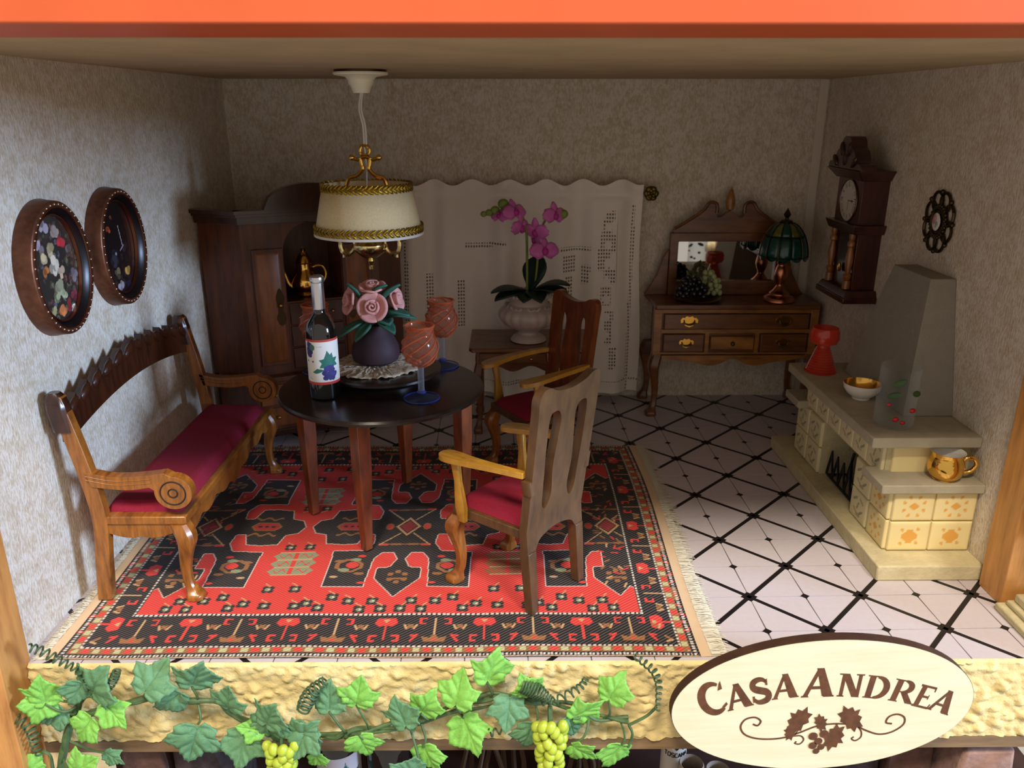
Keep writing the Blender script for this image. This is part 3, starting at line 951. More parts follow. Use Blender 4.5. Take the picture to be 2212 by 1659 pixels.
# wine bottle
def make_bottle():
    t = thing('wine_bottle', 'dark wine bottle with silver neck foil and white grape label on the table', 'bottle', (-.915, 3.87, ZT))
    prof = [(.02, .006), (.066, .0), (.074, .008), (.076, .03), (.076, .31), (.074, .345), (.064, .385), (.045, .415), (.032, .432), (.029, .45), (.029, .60), (.02, .60)]
    G().lathe(prof, 48).build('glass_body', 'bottle_glass', t)
    G().lathe([(.0305, .455), (.0315, .46), (.0305, .585), (.034, .588), (.036, .6), (.034, .612), (.026, .619), (.003, .62)], 36, cap=True).build('neck_foil', 'silver_foil', t)
    cv = Canvas(150, 130, -.16, .16, .085, .315, 'd8d2c8')
    cv.fill((cv.Y < .098) | (cv.Y > .303), 'b8342a')
    rs = random.Random(4)
    def bunch(cx, cy, w, h, k):
        for _ in range(k):
            v = rs.random(); u = rs.uniform(-1, 1) * (1 - abs(v - .4) * .9)
            cv.disc(cx + u * w, cy + (v - .5) * h, .011, '2a2466' if rs.random() < .6 else '352f7c')
    bunch(-.062, .262, .018, .062, 26)
    cv.disc(-.045, .275, .016, '3c6a5c')
    lf = lambda cx, cy, s, rot, c: cv.poly([(cx + s * (a * math.cos(rot) - b * math.sin(rot)), cy + s * (a * math.sin(rot) + b * math.cos(rot))) for a, b in ((0, -.5), (-.35, -.7), (-.4, -.4), (-.8, -.35), (-.55, 0), (-.75, .3), (-.35, .35), (-.2, .6), (0, 1), (.2, .6), (.4, .75), (.45, .3), (.85, .25), (.6, -.05), (.8, -.4), (.35, -.4), (.3, -.7))], c)
    lf(.035, .198, .062, .1, '1f6656')
    bunch(.035, .145, .035, .06, 40)
    cv.poly([(-.05, .148), (-.025, .168), (.0, .165), (.012, .158), (-.01, .148), (-.03, .142)], '1f6656')
    cv.disc(-.045, .203, .005, '2a2466'); cv.disc(-.077, .205, .005, '2a2466')
    cv.line(-.02, .279, .005, .28, .003, 'a8a49c'); cv.line(-.07, .12, -.055, .112, .006, '9ab0b0')
    cv.mesh('label', 'print_matte', lambda x, y: (.0768 * np.sin(x / .0768 + .12), -.0768 * np.cos(x / .0768 + .12), y), t)
make_bottle()

def make_goblet(loc, label, tint=1.0):
    t = thing('wine_glass', label, 'glass', loc)
    prof = [(.010, .168), (.03, .172), (.062, .195), (.083, .232), (.090, .268), (.082, .305), (.068, .33), (.064, .345), (.070, .37), (.073, .378), (.0705, .378), (.062, .345), (.066, .33), (.079, .305), (.087, .268), (.080, .234), (.06, .199), (.03, .178), (.008, .176)]
    bowl = G().lathe(prof, 40, cap=False).build('bowl', 'glass_bowl', t)
    rp = spline([(r + .0012, z) for r, z in prof[1:11]], 4)
    for k in range(7):
        a0 = 2 * PI * k / 7
        pts = [(r * math.cos(a0 + 5.6 * i / len(rp)), r * math.sin(a0 + 5.6 * i / len(rp)), z) for i, (r, z) in enumerate(rp)]
        G().tube(pts, .0042, 5).build('colour_thread', 'glass_swirl', bowl)
    G().tube([(.0705 * math.cos(2 * PI * k / 32), .0705 * math.sin(2 * PI * k / 32), .378) for k in range(33)], .0035, 6).build('rim', 'glass_swirl', bowl)
    G().lathe([(.016, .028), (.016, .168), (.026, .174), (.004, .176)], 20).build('stem', 'glass_stem', t)
    G().lathe([(.02, 0), (.085, 0), (.090, .004), (.086, .008), (.04, .018), (.022, .028), (.019, .04), (.004, .042)], 36).build('foot', 'glass_foot', t)
    G().tube([(.0895 * math.cos(2 * PI * k / 40), .0895 * math.sin(2 * PI * k / 40), .0045) for k in range(41)], .0035, 6).build('foot_rim', 'glass_blue', t)
    G().lathe([(.0175, .03), (.024, .034), (.0175, .045)], 20).build('stem_collar', 'glass_blue', t)
make_goblet((-.425, 3.83, ZT), 'orange swirled wine glass with blue foot in front of the doily')
make_goblet((-.36, 4.375, ZT), 'orange swirled wine glass with blue foot at the rear edge of the table')
make_goblet((-1.035, 4.28, ZT), 'orange swirled wine glass half hidden behind the wine bottle')

# ------------------------------------------------------------------ armchairs
def make_chair(loc, rz, label, back_mat, arm_mat):
    t = thing('armchair', label, 'chair', loc, rz, None)
    leg_mat = 'honey_wood'
    # local: front +y. back legs lean out at the top
    lean = lambda z: -.185 - max(0, z - .40) * .12 - max(0, .40 - z) * .08
    def slab(outer, holes, th, name, mat, parent, shift=0):
        g = G().prism(outer, 'xz', -th / 2, th / 2, holes)
        g.v = [(x, y + lean(z) + shift, z) for x, y, z in g.v]
        return g.build(name, mat, parent, bevel=.004)
    top = spline([(-.215, .97), (-.218, 1.03), (-.195, 1.068), (-.15, 1.072), (-.10, 1.05), (0, 1.036), (.10, 1.05), (.15, 1.072), (.195, 1.068), (.218, 1.03), (.215, .97)], 4)
    low = [(.205, .40), (.205, .30)] + spline([(.15, .30), (.11, .345), (0, .365), (-.11, .345), (-.15, .30)], 5) + [(-.205, .30), (-.205, .40)]
    outer = top + low
    def slot(s):
        pts = spline([(s * .075, .50), (s * .058, .56), (s * .070, .68), (s * .060, .80), (s * .052, .90), (s * .068, .945), (s * .10, .955), (s * .132, .935), (s * .135, .80), (s * .125, .62), (s * .118, .52), (s * .095, .485), (s * .075, .50)], 4)
        return pts[:-1]
    slab(outer, [slot(-1), slot(1)], .042, 'backrest', back_mat, t)
    for s in (-1, 1):
        g = G()
        g.loft([[(s * .1775 + a * .0275 * k, lean(z) + b * .026 * k, z) for a, b in ((-1, -1), (1, -1), (1, 1), (-1, 1))] for z, k in ((0, .82), (.2, .95), (.302, 1.0))])
        g.build('back_leg', back_mat, t, bevel=.003)
        o = cabriole(.36, .35 * s, .8, 1.3, .027).build('front_leg', leg_mat, t)
        o.location = (s * .185, .205, 0)
        # arm: paddle shape narrowing to the back
        pts = spline([(-.016, -.20), (-.022, -.05), (-.034, .10), (-.045, .20), (-.036, .265), (0, .285), (.036, .265), (.045, .20), (.034, .10), (.022, -.05), (.016, -.20)], 4)
        g = G().prism([(s * .215 + x, y) for x, y in pts], 'xy', 0, .026)
        g.v = [(x + s * .02 * (1 - ((y - .05) / .24) ** 2), y, z + .645 + .025 * math.cos((y + .2) * 4)) for x, y, z in g.v]
        g.build('arm', arm_mat, t, bevel=.005)
        g = G().loft([rect_loop(s * .222, .155, .35, .014, .022, .3), rect_loop(s * .225, .16, .42, .017, .030, .3), rect_loop(s * .23, .17, .55, .013, .018, .3), rect_loop(s * .232, .185, .655, .014, .024, .3)])
        g.build('arm_support', arm_mat, t, bevel=.002)
        g = G().loft([rect_loop(s * .2, lean(.62) + .0, .59, .016, .024, .3), rect_loop(s * .214, lean(.62) + .0, .66, .016, .024, .3)])
        g.build('arm_block', back_mat, t)
    # seat frame
    g = G(); g.prism([(-.20, -.17), (.20, -.17), (.212, .23), (-.212, .23)], 'xy', .36, .405)
    g.build('seat_frame', 'chair_back_wood', t, bevel=.004)
    n = 18; vs = []; fs = []
    for j in range(n + 1):
        for i in range(n + 1):
            u, v = i / n, j / n
            e = (min(1, min(u, 1 - u) * 7) * min(1, min(v, 1 - v) * 7)) ** .5
            vs.append(((u - .5) * (.355 + .02 * v), -.15 + .375 * v, .406 + .05 * e + .012 * math.sin(PI * u) * math.sin(PI * v)))
    for j in range(n):
        for i in range(n):
            a = j * (n + 1) + i; fs.append((a, a + 1, a + n + 2, a + n + 1))
    G().add(vs, fs).build('cushion', 'red_velvet', t)
    return t
# back corners (.106,3.111) (.348,3.374): the near chair looks at the table
make_chair((.061, 3.383, .009), R(50), 'honey brown armchair with crimson seat and dull grey-brown back on the rug', 'chair_back_wood', 'honey_wood_y')
make_chair((.21, 4.69, .009), R(122), 'armchair with crimson seat and reddish brown slotted back beside the potted orchid', 'red_wood', 'honey_wood_y')

# ------------------------------------------------------------------ corner cabinet
def make_cabinet():
    A25 = R(25)
    t = thing('corner_cabinet', 'dark brown corner cabinet with arched cornice and open niche in rear left corner', 'cabinet', (-1.66, 5.08, 0), A25)
    Wd = .88
    # local frame: x along the front, y into the corner
    Mi = (tr(-1.66, 5.08, 0) @ rotz(A25)).inverted()
    def loc(x, y):
        v = Mi @ Vector((x, y, 0)); return (v.x, v.y)
    plan = [loc(-1.955, 5.19), (0, 0), (Wd, 0), (Wd + .225, .225), loc(-.92, 5.92), loc(-1.955, 5.98)]
    def off(poly, d):
        # push the three front edges out
        p = [Vector(q) for q in poly]
        n0 = Vector((-.707, -.707)); 
        return [tuple(p[0] + Vector((0.02, -d)) * .6), (-d * .45, -d), (Wd + d * .45, -d), (plan[3][0] + d * .3, plan[3][1] - d * .6)] + [tuple(q) for q in p[4:]]
    # shell: side, back and face pieces so that the niche is a real recess
    z0, z1 = .47, 1.50
    zn0 = .955
    # returns
    def wall_seg(a, b, th, za, zb, name, mat):
        a, b = Vector(a), Vector(b); d = b - a
        M = tr(a.x, a.y, 0) @ rotz(math.atan2(d.y, d.x))
        G().box(0, d.length, 0, th, za, zb, M=M).build(name, mat, t)
    wall_seg(plan[0], plan[1], .03, z0, z1, 'side_panel', 'cabinet_wood')
    wall_seg(plan[2], plan[3], .03, z0, z1, 'side_panel', 'cabinet_wood')
    G().box(.1, .8, .40, .43, z0, z1).build('back_panel', 'cabinet_wood', t)
    # face frame with an arched opening and side stiles
    ax, aw, asz = .44, .185, 1.28
    arch = [(ax + aw * math.cos(a), asz + .185 * math.sin(a)) for a in [PI * i / 20 for i in range(21)]]
    outer = [(0, z0), (Wd, z0), (Wd, z1), (0, z1)]
    hole = [(ax - aw, zn0), (ax + aw, zn0)] + arch
    G().prism(outer, 'xz', 0, .03, [hole]).build('face_frame', 'cabinet_wood', t, bevel=.002)
    # cornice: straight returns, arched in the middle
    def cornice(d, za, zb, mat):
        n = 16
        base = [( -d * .5, za), (Wd + d * .5, za)]
        arcp = []
        cx, hw, rise = .44, .29, .155
        for i in range(n + 1):
            u = -1 + 2 * i / n
            arcp.append((cx - hw * u, zb + rise * math.sqrt(max(0, 1 - u * u))))
        poly = [(-d * .5, za), (Wd + d * .5, za), (Wd + d * .5, zb)] + arcp + [(-d * .5, zb)]
        G().prism(poly, 'xz', -d, .02).build('cornice_front', mat, t, bevel=.003)
        a, b = Vector(plan[0]), Vector(plan[1]); dd = (b - a); M = tr(a.x, a.y, 0) @ rotz(math.atan2(dd.y, dd.x))
        G().box(-.01, dd.length + d * .4, -d, .03, za, zb, M=M).build('cornice_return', mat, t, bevel=.003)
        a, b = Vector(plan[2]), Vector(plan[3]); dd = (b - a); M = tr(a.x, a.y, 0) @ rotz(math.atan2(dd.y, dd.x))
        G().box(-d * .4, dd.length, -d, .03, za, zb, M=M).build('cornice_return', mat, t, bevel=.003)
    cornice(.02, 1.47, 1.515, 'dark_wood')
    cornice(.04, 1.515, 1.535, 'dark_wood')
    cornice(.06, 1.535, 1.558, 'dark_wood')
    G().prism([(0, 1.50), (Wd, 1.50), (Wd, 1.53), (.44 + .27, 1.53)] + [(.44 + .27 * math.cos(PI * i / 16), 1.53 + .14 * math.sin(PI * i / 16)) for i in range(1, 16)] + [(.44 - .27, 1.53), (0, 1.53)], 'xz', .0, .035).build('tympanum', 'cabinet_wood', t)
    # niche interior
    G().box(.24, .64, .03, .40, zn0 - .02, zn0).build('niche_shelf', 'dark_wood', t)
    G().box(.235, .25, .03, .40, zn0, z1).build('niche_side', 'cabinet_wood', t)
    G().box(.63, .645, .03, .40, zn0, z1).build('niche_side', 'cabinet_wood', t)
    # doors with raised panels
    for x0, x1, kx in ((.055, .250, .205), (.630, .825, .675)):
        d = G().box(x0, x1, -.016, 0, .54, 1.31).build('door', 'cabinet_wood', t, bevel=.003)
        m = .022
        G().loft([[(x0 + m, -.0165, .54 + m), (x1 - m, -.0165, .54 + m), (x1 - m, -.0165, 1.31 - m), (x0 + m, -.0165, 1.31 - m)], [(x0 + m + .018, -.026, .54 + m + .018), (x1 - m - .018, -.026, .54 + m + .018), (x1 - m - .018, -.026, 1.31 - m - .018), (x0 + m + .018, -.026, 1.31 - m - .018)]]).build('raised_panel', 'cabinet_door', d)
        pl = spline([(-.018, .82), (-.03, .86), (-.016, .90), (-.02, .95), (-.026, .99), (-.012, 1.04), (0, 1.055), (.012, 1.04), (.026, .99), (.02, .95), (.016, .90), (.03, .86), (.018, .82), (0, .805)], 3)
        G().prism([(kx + a, b) for a, b in pl], 'xz', -.029, -.026).build('escutcheon', 'bronze', d)
        G().ell((kx, -.045, .945), .0125, 12, 8).tube([(kx, -.028, .945), (kx, -.042, .945)], .006, 8).build('knob', 'brass', d)
    for za, zb in ((.80, .945), (.65, .79), (.50, .64)):
        d = G().box(.265, .615, -.012, 0, za, zb).build('drawer', 'dark_wood', t, bevel=.004)
        G().ell((.545, -.026, (za + zb) / 2), .011, 10, 6).build('knob', 'brass', d)
    # lower stage, wider, with a moulded top and bracket feet
    low = off(plan, .05)
    G().prism(off(plan, .075), 'xy', .44, .475).build('waist_moulding', 'cabinet_wood', t, bevel=.008)
    G().prism(low, 'xy', .10, .44).build('base_body', 'cabinet_wood', t, bevel=.004)
    for x0, x1, za, zb in ((.02, .43, .28, .42), (.45, .86, .28, .42), (.02, .43, .13, .26), (.45, .86, .13, .26)):
        d = G().box(x0, x1, -.062, -.05, za, zb).build('drawer', 'cabinet_door', t, bevel=.004)
        for kx in (x0 + .10, x1 - .10):
            G().ell((kx, -.077, (za + zb) / 2), .013, 10, 6).build('knob', 'brass', d)
    G().prism(off(plan, .06), 'xy', .06, .10).build('plinth', 'dark_wood', t, bevel=.004)
    for x, y in ((.03, .0), (.85, .0), (loc(-1.90, 5.32)), (loc(-.9, 5.9)), (loc(-1.85, 5.9))):
        G().loft([rect_loop(x, y, 0, .035, .035), rect_loop(x, y, .06, .05, .05)]).build('foot', 'dark_wood', t)
make_cabinet()

def lathe_pt(cx, cy, cz): return tr(cx, cy, cz)
def make_teapot():
    t = thing('teapot', 'shiny golden coffee pot standing in the cabinet niche', 'teapot', (-1.355, 5.40, .957), R(20))
    G().lathe([(.02, 0), (.062, 0), (.07, .01), (.062, .022), (.088, .05), (.096, .085), (.085, .125), (.06, .16), (.05, .19), (.052, .215), (.06, .222), (.02, .222)], 36).build('body', 'gold', t)
    G().lathe([(.056, .223), (.052, .235), (.04, .262), (.024, .285), (.012, .292), (.018, .305), (.012, .318), (.002, .325)], 28).build('lid', 'gold', t)
    G().tube(spline([(-.075, 0, .055), (-.11, 0, .085), (-.128, 0, .14), (-.148, 0, .19), (-.168, 0, .20)], 5), [.022 - .0006 * i for i in range(21)], 12).build('spout', 'gold', t)
    G().tube(spline([(.078, 0, .07), (.12, 0, .085), (.142, 0, .135), (.125, 0, .185), (.09, 0, .195), (.055, 0, .185)], 5), .010, 10).build('handle', 'gold', t)
make_teapot()

# ------------------------------------------------------------------ curtain, rod
def make_curtain():
    x0, x1, zb, zt = -.80, .985, .06, 1.655
    w, h = 260, 110
    S, T = np.meshgrid(np.linspace(0, 1, w), np.linspace(0, 1, h))
    rs = np.random.RandomState(4)
    ph = rs.rand(8) * 6.28
    fold = .5 * np.sin(S * 31 + ph[0] + .6 * np.sin(T * 3)) + .3 * np.sin(S * 53 + ph[1]) + .25 * np.sin(S * 17 + ph[2])
    amp = .040 + .03 * (1 - T)
    pinch = np.exp(-((T - .945) / .02) ** 2)
    Y = np.minimum(YB - .10 - fold * amp * (1 - .7 * pinch) - .018 + .012 * pinch, YB - .066)
    flare = (1 - T) * .03
    Xw = x0 + (x1 - x0) * S + flare * (S - .5) * 2 + .012 * np.sin(T * 7) * (S > .9)
    Z = zb + (zt - zb) * T + np.where(T > .955, .022 * np.sin(S * 42 + 1) * (T - .955) / .045, 0) + .012 * np.sin(S * 9) * (1 - T)
    U = (x1 - x0) * S * 1.25; V = (zt - zb) * T
    lace = np.zeros(S.shape)
    def zone(u0, u1, v0, v1): lace[(Xw > u0) & (Xw < u1) & (Z > v0) & (Z < v1)] = 1
    # filet figure near the right hem and smaller ones along the panel
    for u0, u1, v0, v1 in ((.72, .79, 1.38, 1.46), (.70, .77, 1.26, 1.40), (.69, .80, 1.16, 1.28), (.67, .76, 1.02, 1.18), (.72, .81, .92, 1.04), (.70, .78, .76, .90), (.74, .80, .46, .72), (.77, .83, .26, .44), (.42, .52, 1.0, 1.14), (.44, .50, .80, .98), (.56, .62, .92, 1.06), (.40, .62, 1.17, 1.19), (-.12, .0, 1.20, 1.24), (-.30, -.12, 1.18, 1.22), (-.36, -.30, .60, .95), (-.6, -.54, .55, 1.0), (-.75, -.72, .3, 1.4)): zone(u0, u1, v0, v1)
    blk = (np.sin(Xw * 61) + np.sin(Z * 47 + 1.3)) > .9
    lace[blk & (Xw > .66) & (Xw < .84)] = 0
    lace[np.abs(Xw - .93) < .012] = 1
    lace[np.abs(Z - .16) < .012] = 1
    lace[T > .9] = 0
    vs = np.stack([Xw, Y, Z], -1).reshape(-1, 3)
    fs = [(j * w + i, j * w + i + 1, (j + 1) * w + i + 1, (j + 1) * w + i) for j in range(h - 1) for i in range(w - 1)]
    me = bpy.data.meshes.new('lace_panel'); me.from_pydata([tuple(p) for p in vs], [], fs)
    me.polygons.foreach_set('use_smooth', [True] * len(fs))
    a = me.attributes.new('lace', 'FLOAT', 'POINT'); a.data.foreach_set('value', lace.ravel().astype(np.float32))
    b = me.attributes.new('uvc', 'FLOAT_VECTOR', 'POINT'); b.data.foreach_set('vector', np.stack([U, V, 0 * U], -1).ravel().astype(np.float32))
    me.materials.append(MATS['curtain_lace'])
    o = bpy.data.objects.new('lace_curtain', me); col.objects.link(o)
    tag(o, 'off white lace curtain gathered on a rod on the rear wall', 'curtain')
    r = thing('curtain_rod', 'thin curtain rod with bronze rose finials above the lace curtain', 'curtain rod', (0, YB - .05, 1.577))
    G().tube([(-.87, 0, 0), (1.04, 0, 0)], .009, 10).build('rod', 'antique_brass', r)
    for x in (-.88, 1.045):
        g = G()
        g.ell((x, -.05, 0), (.05, .03, .052), 18, 10)
        for k, (rr, cnt) in enumerate(((.044, 6), (.030, 5), (.016, 3))):
            for i in range(cnt):
                a = 2 * PI * i / cnt + k * .5
                g.ell((x + rr * .7 * math.cos(a), -.072 - .006 * k, rr * .7 * math.sin(a)), (rr * .55, .010, rr * .55), 10, 6)
        g.build('rose_finial', 'antique_brass', r)
        G().tube([(x, -.05, 0), (x, .05, 0)], .008, 8).build('bracket', 'antique_brass', r)
make_curtain()

# ------------------------------------------------------------------ side table and orchid
def make_side_table():
    t = thing('side_table', 'small brown wooden side table with scalloped apron under the orchid pot', 'table', (.17, 5.46, 0))
    w, d, h = .42, .26, .628
    G().prism([(-w, -d + .03), (-w + .02, -d), (w - .02, -d), (w, -d + .03), (w, d), (-w, d)], 'xy', h - .028, h).build('table_top', 'dresser_wood', t, bevel=.007)
    G().box(-w + .05, w - .05, -d + .05, d - .03, h - .13, h - .028).build('frieze', 'dresser_wood', t)
    dr = G().box(-w + .07, w - .07, -d + .038, -d + .05, h - .118, h - .042).build('drawer', 'dresser_wood', t, bevel=.004)
    G().ell((0, -d + .026, h - .08), .012, 10, 6).build('knob', 'brass', dr)
    pts = [(-w + .05, h - .13)] + [(-w + .05 + (2 * w - .1) * i / 40, h - .155 - .02 * math.cos(i / 40 * PI * 6)) for i in range(41)] + [(w - .05, h - .13)]
    G().prism(pts, 'xz', -d + .05, -d + .068).build('apron', 'dresser_wood', t)
    for sx in (-1, 1):
        for sy in (-1, 1):
            o = cabriole(h - .12, .5 * sx, .5 * sy, 1.0, .028).build('leg', 'dresser_wood', t); o.location = (sx * (w - .07), sy * (d - .07) + (.0 if sy < 0 else .01), 0)
make_side_table()
def make_orchid():
    t = thing('potted_orchid', 'pink orchid with dark leaves in a pale fluted urn on the side table', 'potted plant', (.155, 5.42, .6300))
    fl = lambda a, z: 1 + (.055 * abs(math.cos(a * 9)) if .10 < z < .24 else 0)
    prof = spline([(.02, 0), (.115, 0), (.118, .015), (.10, .035), (.072, .05), (.07, .065), (.10, .085), (.165, .125), (.198, .175), (.19, .215), (.15, .25), (.128, .262), (.135, .29), (.155, .315), (.16, .325)], 3) + [(.145, .325), (.135, .30), (.02, .295)]
    u = G().lathe(prof, 108, wob=fl).build('urn', 'urn_ceramic', t, smooth=50)
    for k in range(30):
        a = 2 * PI * k / 30
        G().ell((.153 * math.cos(a), .153 * math.sin(a), .327), .0165, 10, 6).build('rim_bead', 'urn_ceramic', u)
    for k in range(8):
        a = 2 * PI * k / 8 + .2
        g = G().tube(spline([(.145 * math.cos(a + q) * 1.09, .145 * math.sin(a + q) * 1.09, .245 + z) for q, z in ((-.28, .012), (-.12, -.008), (0, .0), (.12, -.008), (.28, .012))], 4), .009, 6)
        g.build('swag', 'urn_ceramic', u)
    G().lathe([(.02, .295), (.14, .298), (.13, .31), (.02, .315)], 24).build('soil', 'soil', t)
    for d, L, W, dr, wd in (((-.9, -.3, .35), .26, .10, .45, .55), ((-.85, -.55, .12), .25, .11, .30, .55), ((.75, -.55, .32), .28, .12, .40, .6), ((.8, -.2, .5), .28, .11, .5, .6), ((.3, .3, 1), .23, .15, -.02, .6), ((.25, -.9, .25), .22, .10, .5, .55), ((-.2, -.9, .2), .2, .1, .45, .55)):
        blade(t, 'leaf', 'orchid_leaf', (.01, 0, .335), d, L * 1.15, W * 1.35, dr * .65, .12, 10, .012, wd)
    s1 = spline([(-.01, 0, .30), (-.012, 0, .55), (-.02, -.01, .76), (-.06, -.01, .87), (-.13, -.01, .905), (-.21, -.01, .885), (-.30, -.01, .865)], 8)
    s2 = spline([(.035, 0, .30), (.055, 0, .50), (.065, -.01, .68), (.09, -.01, .79), (.15, -.01, .875), (.22, -.01, .885)], 8)
    G().tube(s1, [.0085] * 20 + [.0085 - .0002 * i for i in range(len(s1) - 20)], 8).build('flower_stem', 'orchid_stem', t)
    G().tube(s2, .0075, 8).build('flower_stem', 'orchid_stem', t)
    def petal(g, M, L, W, cup):
        nu, nv = 6, 7; vs = []; fs = []
        for j in range(nv + 1):
            v = j / nv; w = W * (math.sin(PI * (v ** .75) * .93 + .07) ** .7)
            for i in range(nu + 1):
                u = i / nu * 2 - 1
                vs.append((u * w / 2, -cup * (1 - u * u) * .3 * L + cup * v * v * .5 * L, v * L))
        for j in range(nv):
            for i in range(nu):
                a = j * (nu + 1) + i; fs.append((a, a + 1, a + nu + 2, a + nu + 1))
        g.add(vs, fs, M)
    def flower(loc, rx, rz, s=1):
        M0 = tr(*loc) @ rotz(rz) @ Matrix.Rotation(rx, 4, 'X')
        g = G()
        for k, (a, L, W) in enumerate(((0, .085, .06), (72, .085, .055), (-72, .085, .055), (140, .08, .052), (-140, .08, .052), (100, .10, .10), (-100, .10, .10))):
            petal(g, M0 @ tr(0, -.002 * k, 0) @ Matrix.Rotation(R(a), 4, 'Y') @ Matrix.Scale(s, 4), L, W, .35)
        o = g.build('flower', 'orchid_pink', t, smooth=70)
        sf = o.modifiers.new('thick', 'SOLIDIFY'); sf.thickness = .004
        G().ell((0, -.022, -.018), (.022, .018, .026), 10, 7, M0 @ Matrix.Scale(s, 4)).ell((0, -.028, .004), (.008, .008, .01), 8, 6, M0).build('flower_lip', 'orchid_magenta', o)
    flower((-.10, -.04, .89), R(-20), R(35), .95)
    flower((-.06, -.035, .79), R(10), R(50), .9)
    flower((-.19, -.03, .86), R(-30), R(-35), .72)
    flower((.045, -.04, .765), R(20), R(-35), .98)
    flower((.10, -.05, .64), R(-15), R(15), 1.05)
    flower((.165, -.04, .87), R(-5), R(28), .92)
    flower((.05, .03, .70), R(10), R(-70), .9)
    for x, z, r in ((-.30, .865, .020), (-.265, .875, .022), (-.225, .89, .028), (-.17, .93, .034), (.225, .865, .030)):
        G().ell((x, -.012, z), (r * 1.1, r, r), 12, 8).build('bud', 'orchid_bud', t)
make_orchid()

# ------------------------------------------------------------------ dressing table with mirror
def make_dresser():
    t = thing('dressing_table', 'brown wooden dressing table with framed mirror and brass pulls against rear wall', 'dresser', (1.645, 5.80, 0))
    W, D = .56, .20
    yf, ybk = -.205, .205
    zt = .805
    G().prism([(-.585, yf - .025), (-.60, ybk), (.60, ybk), (.585, yf - .025)], 'xy', zt, zt + .035).build('top', 'dresser_wood', t, bevel=.008)
    G().box(-W + .03, W - .03, yf + .02, ybk, .47, zt).build('carcass', 'dresser_wood', t)
    for sx in (-1, 1):
        G().box(sx * W - .028, sx * W + .028, yf - .004, yf + .05, .43, zt).build('corner_post', 'dresser_light', t, bevel=.003)
    # rails between the drawers
    G().box(-W + .028, W - .028, yf + .0, yf + .02, .628, .655).build('rail', 'dresser_light', t)
    G().box(-W + .028, W - .028, yf + .0, yf + .02, .775, zt).build('rail', 'dresser_light', t)
    G().box(-W + .028, W - .028, yf + .0, yf + .02, .462, .485).build('rail', 'dresser_light', t)
    for x in (-.20, .16):
        G().box(x - .014, x + .014, yf + .0, yf + .02, .485, .628).build('rail', 'dresser_light', t)
    def pull(parent, x, z, s=1):
        pl = [(-.060, -.012), (-.064, .012), (-.05, .03), (-.034, .028), (-.02, .042), (0, .034), (.02, .042), (.034, .028), (.05, .03), (.064, .012), (.060, -.012), (.038, -.004), (.03, -.03), (0, -.042), (-.03, -.03), (-.038, -.004)]
        p = G().prism([(x + a * s, z + b * s) for a, b in pl], 'xz', yf - .021, yf - .017).build('back_plate', 'brass', parent, bevel=.001)
        G().tube(spline([(x - .038 * s, yf - .026, z + .010 * s), (x - .032 * s, yf - .034, z - .012 * s), (x, yf - .036, z - .022 * s), (x + .032 * s, yf - .034, z - .012 * s), (x + .038 * s, yf - .026, z + .010 * s)], 5), .0045, 8).build('bail_handle', 'antique_brass', p)
    def drawer(x0, x1, z0, z1, mat='dresser_wood', y=0):
        return G().box(x0, x1, yf - .016 + y, yf + .02 + y, z0, z1).build('drawer', mat, t, bevel=.005)
    d = drawer(-.515, .515, .66, .77); pull(d, -.34, .718); pull(d, .34, .718)
    d = drawer(-.515, -.225, .492, .622); pull(d, -.35, .558, .85)
    d = drawer(.185, .515, .492, .622); pull(d, .345, .558, .85)
    d = drawer(-.175, .135, .51, .605, 'dresser_light', -.004); G().ell((-.02, yf - .035, .557), (.016, .016, .016), 12, 8).build('knob', 'dark_wood', d)
    pts = [(-W + .02, .47)] + spline([(-W + .03, .44), (-.42, .425), (-.30, .41), (-.18, .385), (-.10, .395), (-.03, .43), (0, .435), (.03, .43), (.10, .395), (.18, .385), (.30, .41), (.42, .425), (W - .03, .44)], 5) + [(W - .02, .47)]
    G().prism(pts, 'xz', yf + .0, yf + .02).build('apron', 'dresser_light', t, bevel=.002)
    for sx in (-1, 1):
        for y, sy in ((yf + .03, -1), (ybk - .03, 1)):
            o = cabriole(.47, .7 * sx, .7 * sy * (1 if sy < 0 else .2), 1.25, .030).build('leg', 'dresser_wood', t); o.location = (sx * (W - .01), y, 0)
    # mirror unit
    y0, y1 = .10, .15
    zb = zt + .035
    mx0, mx1, mz0, mz1 = -.445, .40, zb, 1.30
    fr = G().prism([(mx0, mz0), (mx1, mz0), (mx1, mz1), (mx0, mz1)], 'xz', y0, y1, [[(mx0 + .062, .945), (mx1 - .062, .945), (mx1 - .062, 1.235), (mx0 + .062, 1.235)]]).build('mirror_frame', 'dresser_wood', t, bevel=.006)
    G().box(mx0 + .055, mx1 - .055, y0 + .03, y0 + .04, .94, 1.24).build('mirror_glass', 'mirror', fr)
    # broken pediment
    cx = (mx0 + mx1) / 2
    half = [(.40, 1.30), (.40, 1.325), (.30, 1.385), (.20, 1.455), (.165, 1.505), (.135, 1.515), (.105, 1.50), (.098, 1.47), (.10, 1.435), (.09, 1.41), (.06, 1.415), (.03, 1.44), (0, 1.455)]
    hs = spline(half, 3)
    poly = [(cx + a, b) for a, b in hs] + [(cx - a, b) for a, b in hs[::-1][1:]]
    G().prism(poly, 'xz', y0 + .005, y1 - .005).build('pediment', 'dresser_wood', t, bevel=.004)
    for s in (-1, 1):
        G().tube([(cx + s * a, y0 - .002, b + .004) for a, b in spline(half[1:9], 4)], .012, 8).build('pediment_moulding', 'dresser_wood', t)
        G().prism([(cx + s * (.425), zb), (cx + s * .59, zb), (cx + s * .56, zb + .05), (cx + s * .50, zb + .16), (cx + s * .465, zb + .28), (cx + s * .425, zb + .34)], 'xz', y0 + .01, y1 - .005).build('side_bracket', 'dresser_wood', t, bevel=.004)
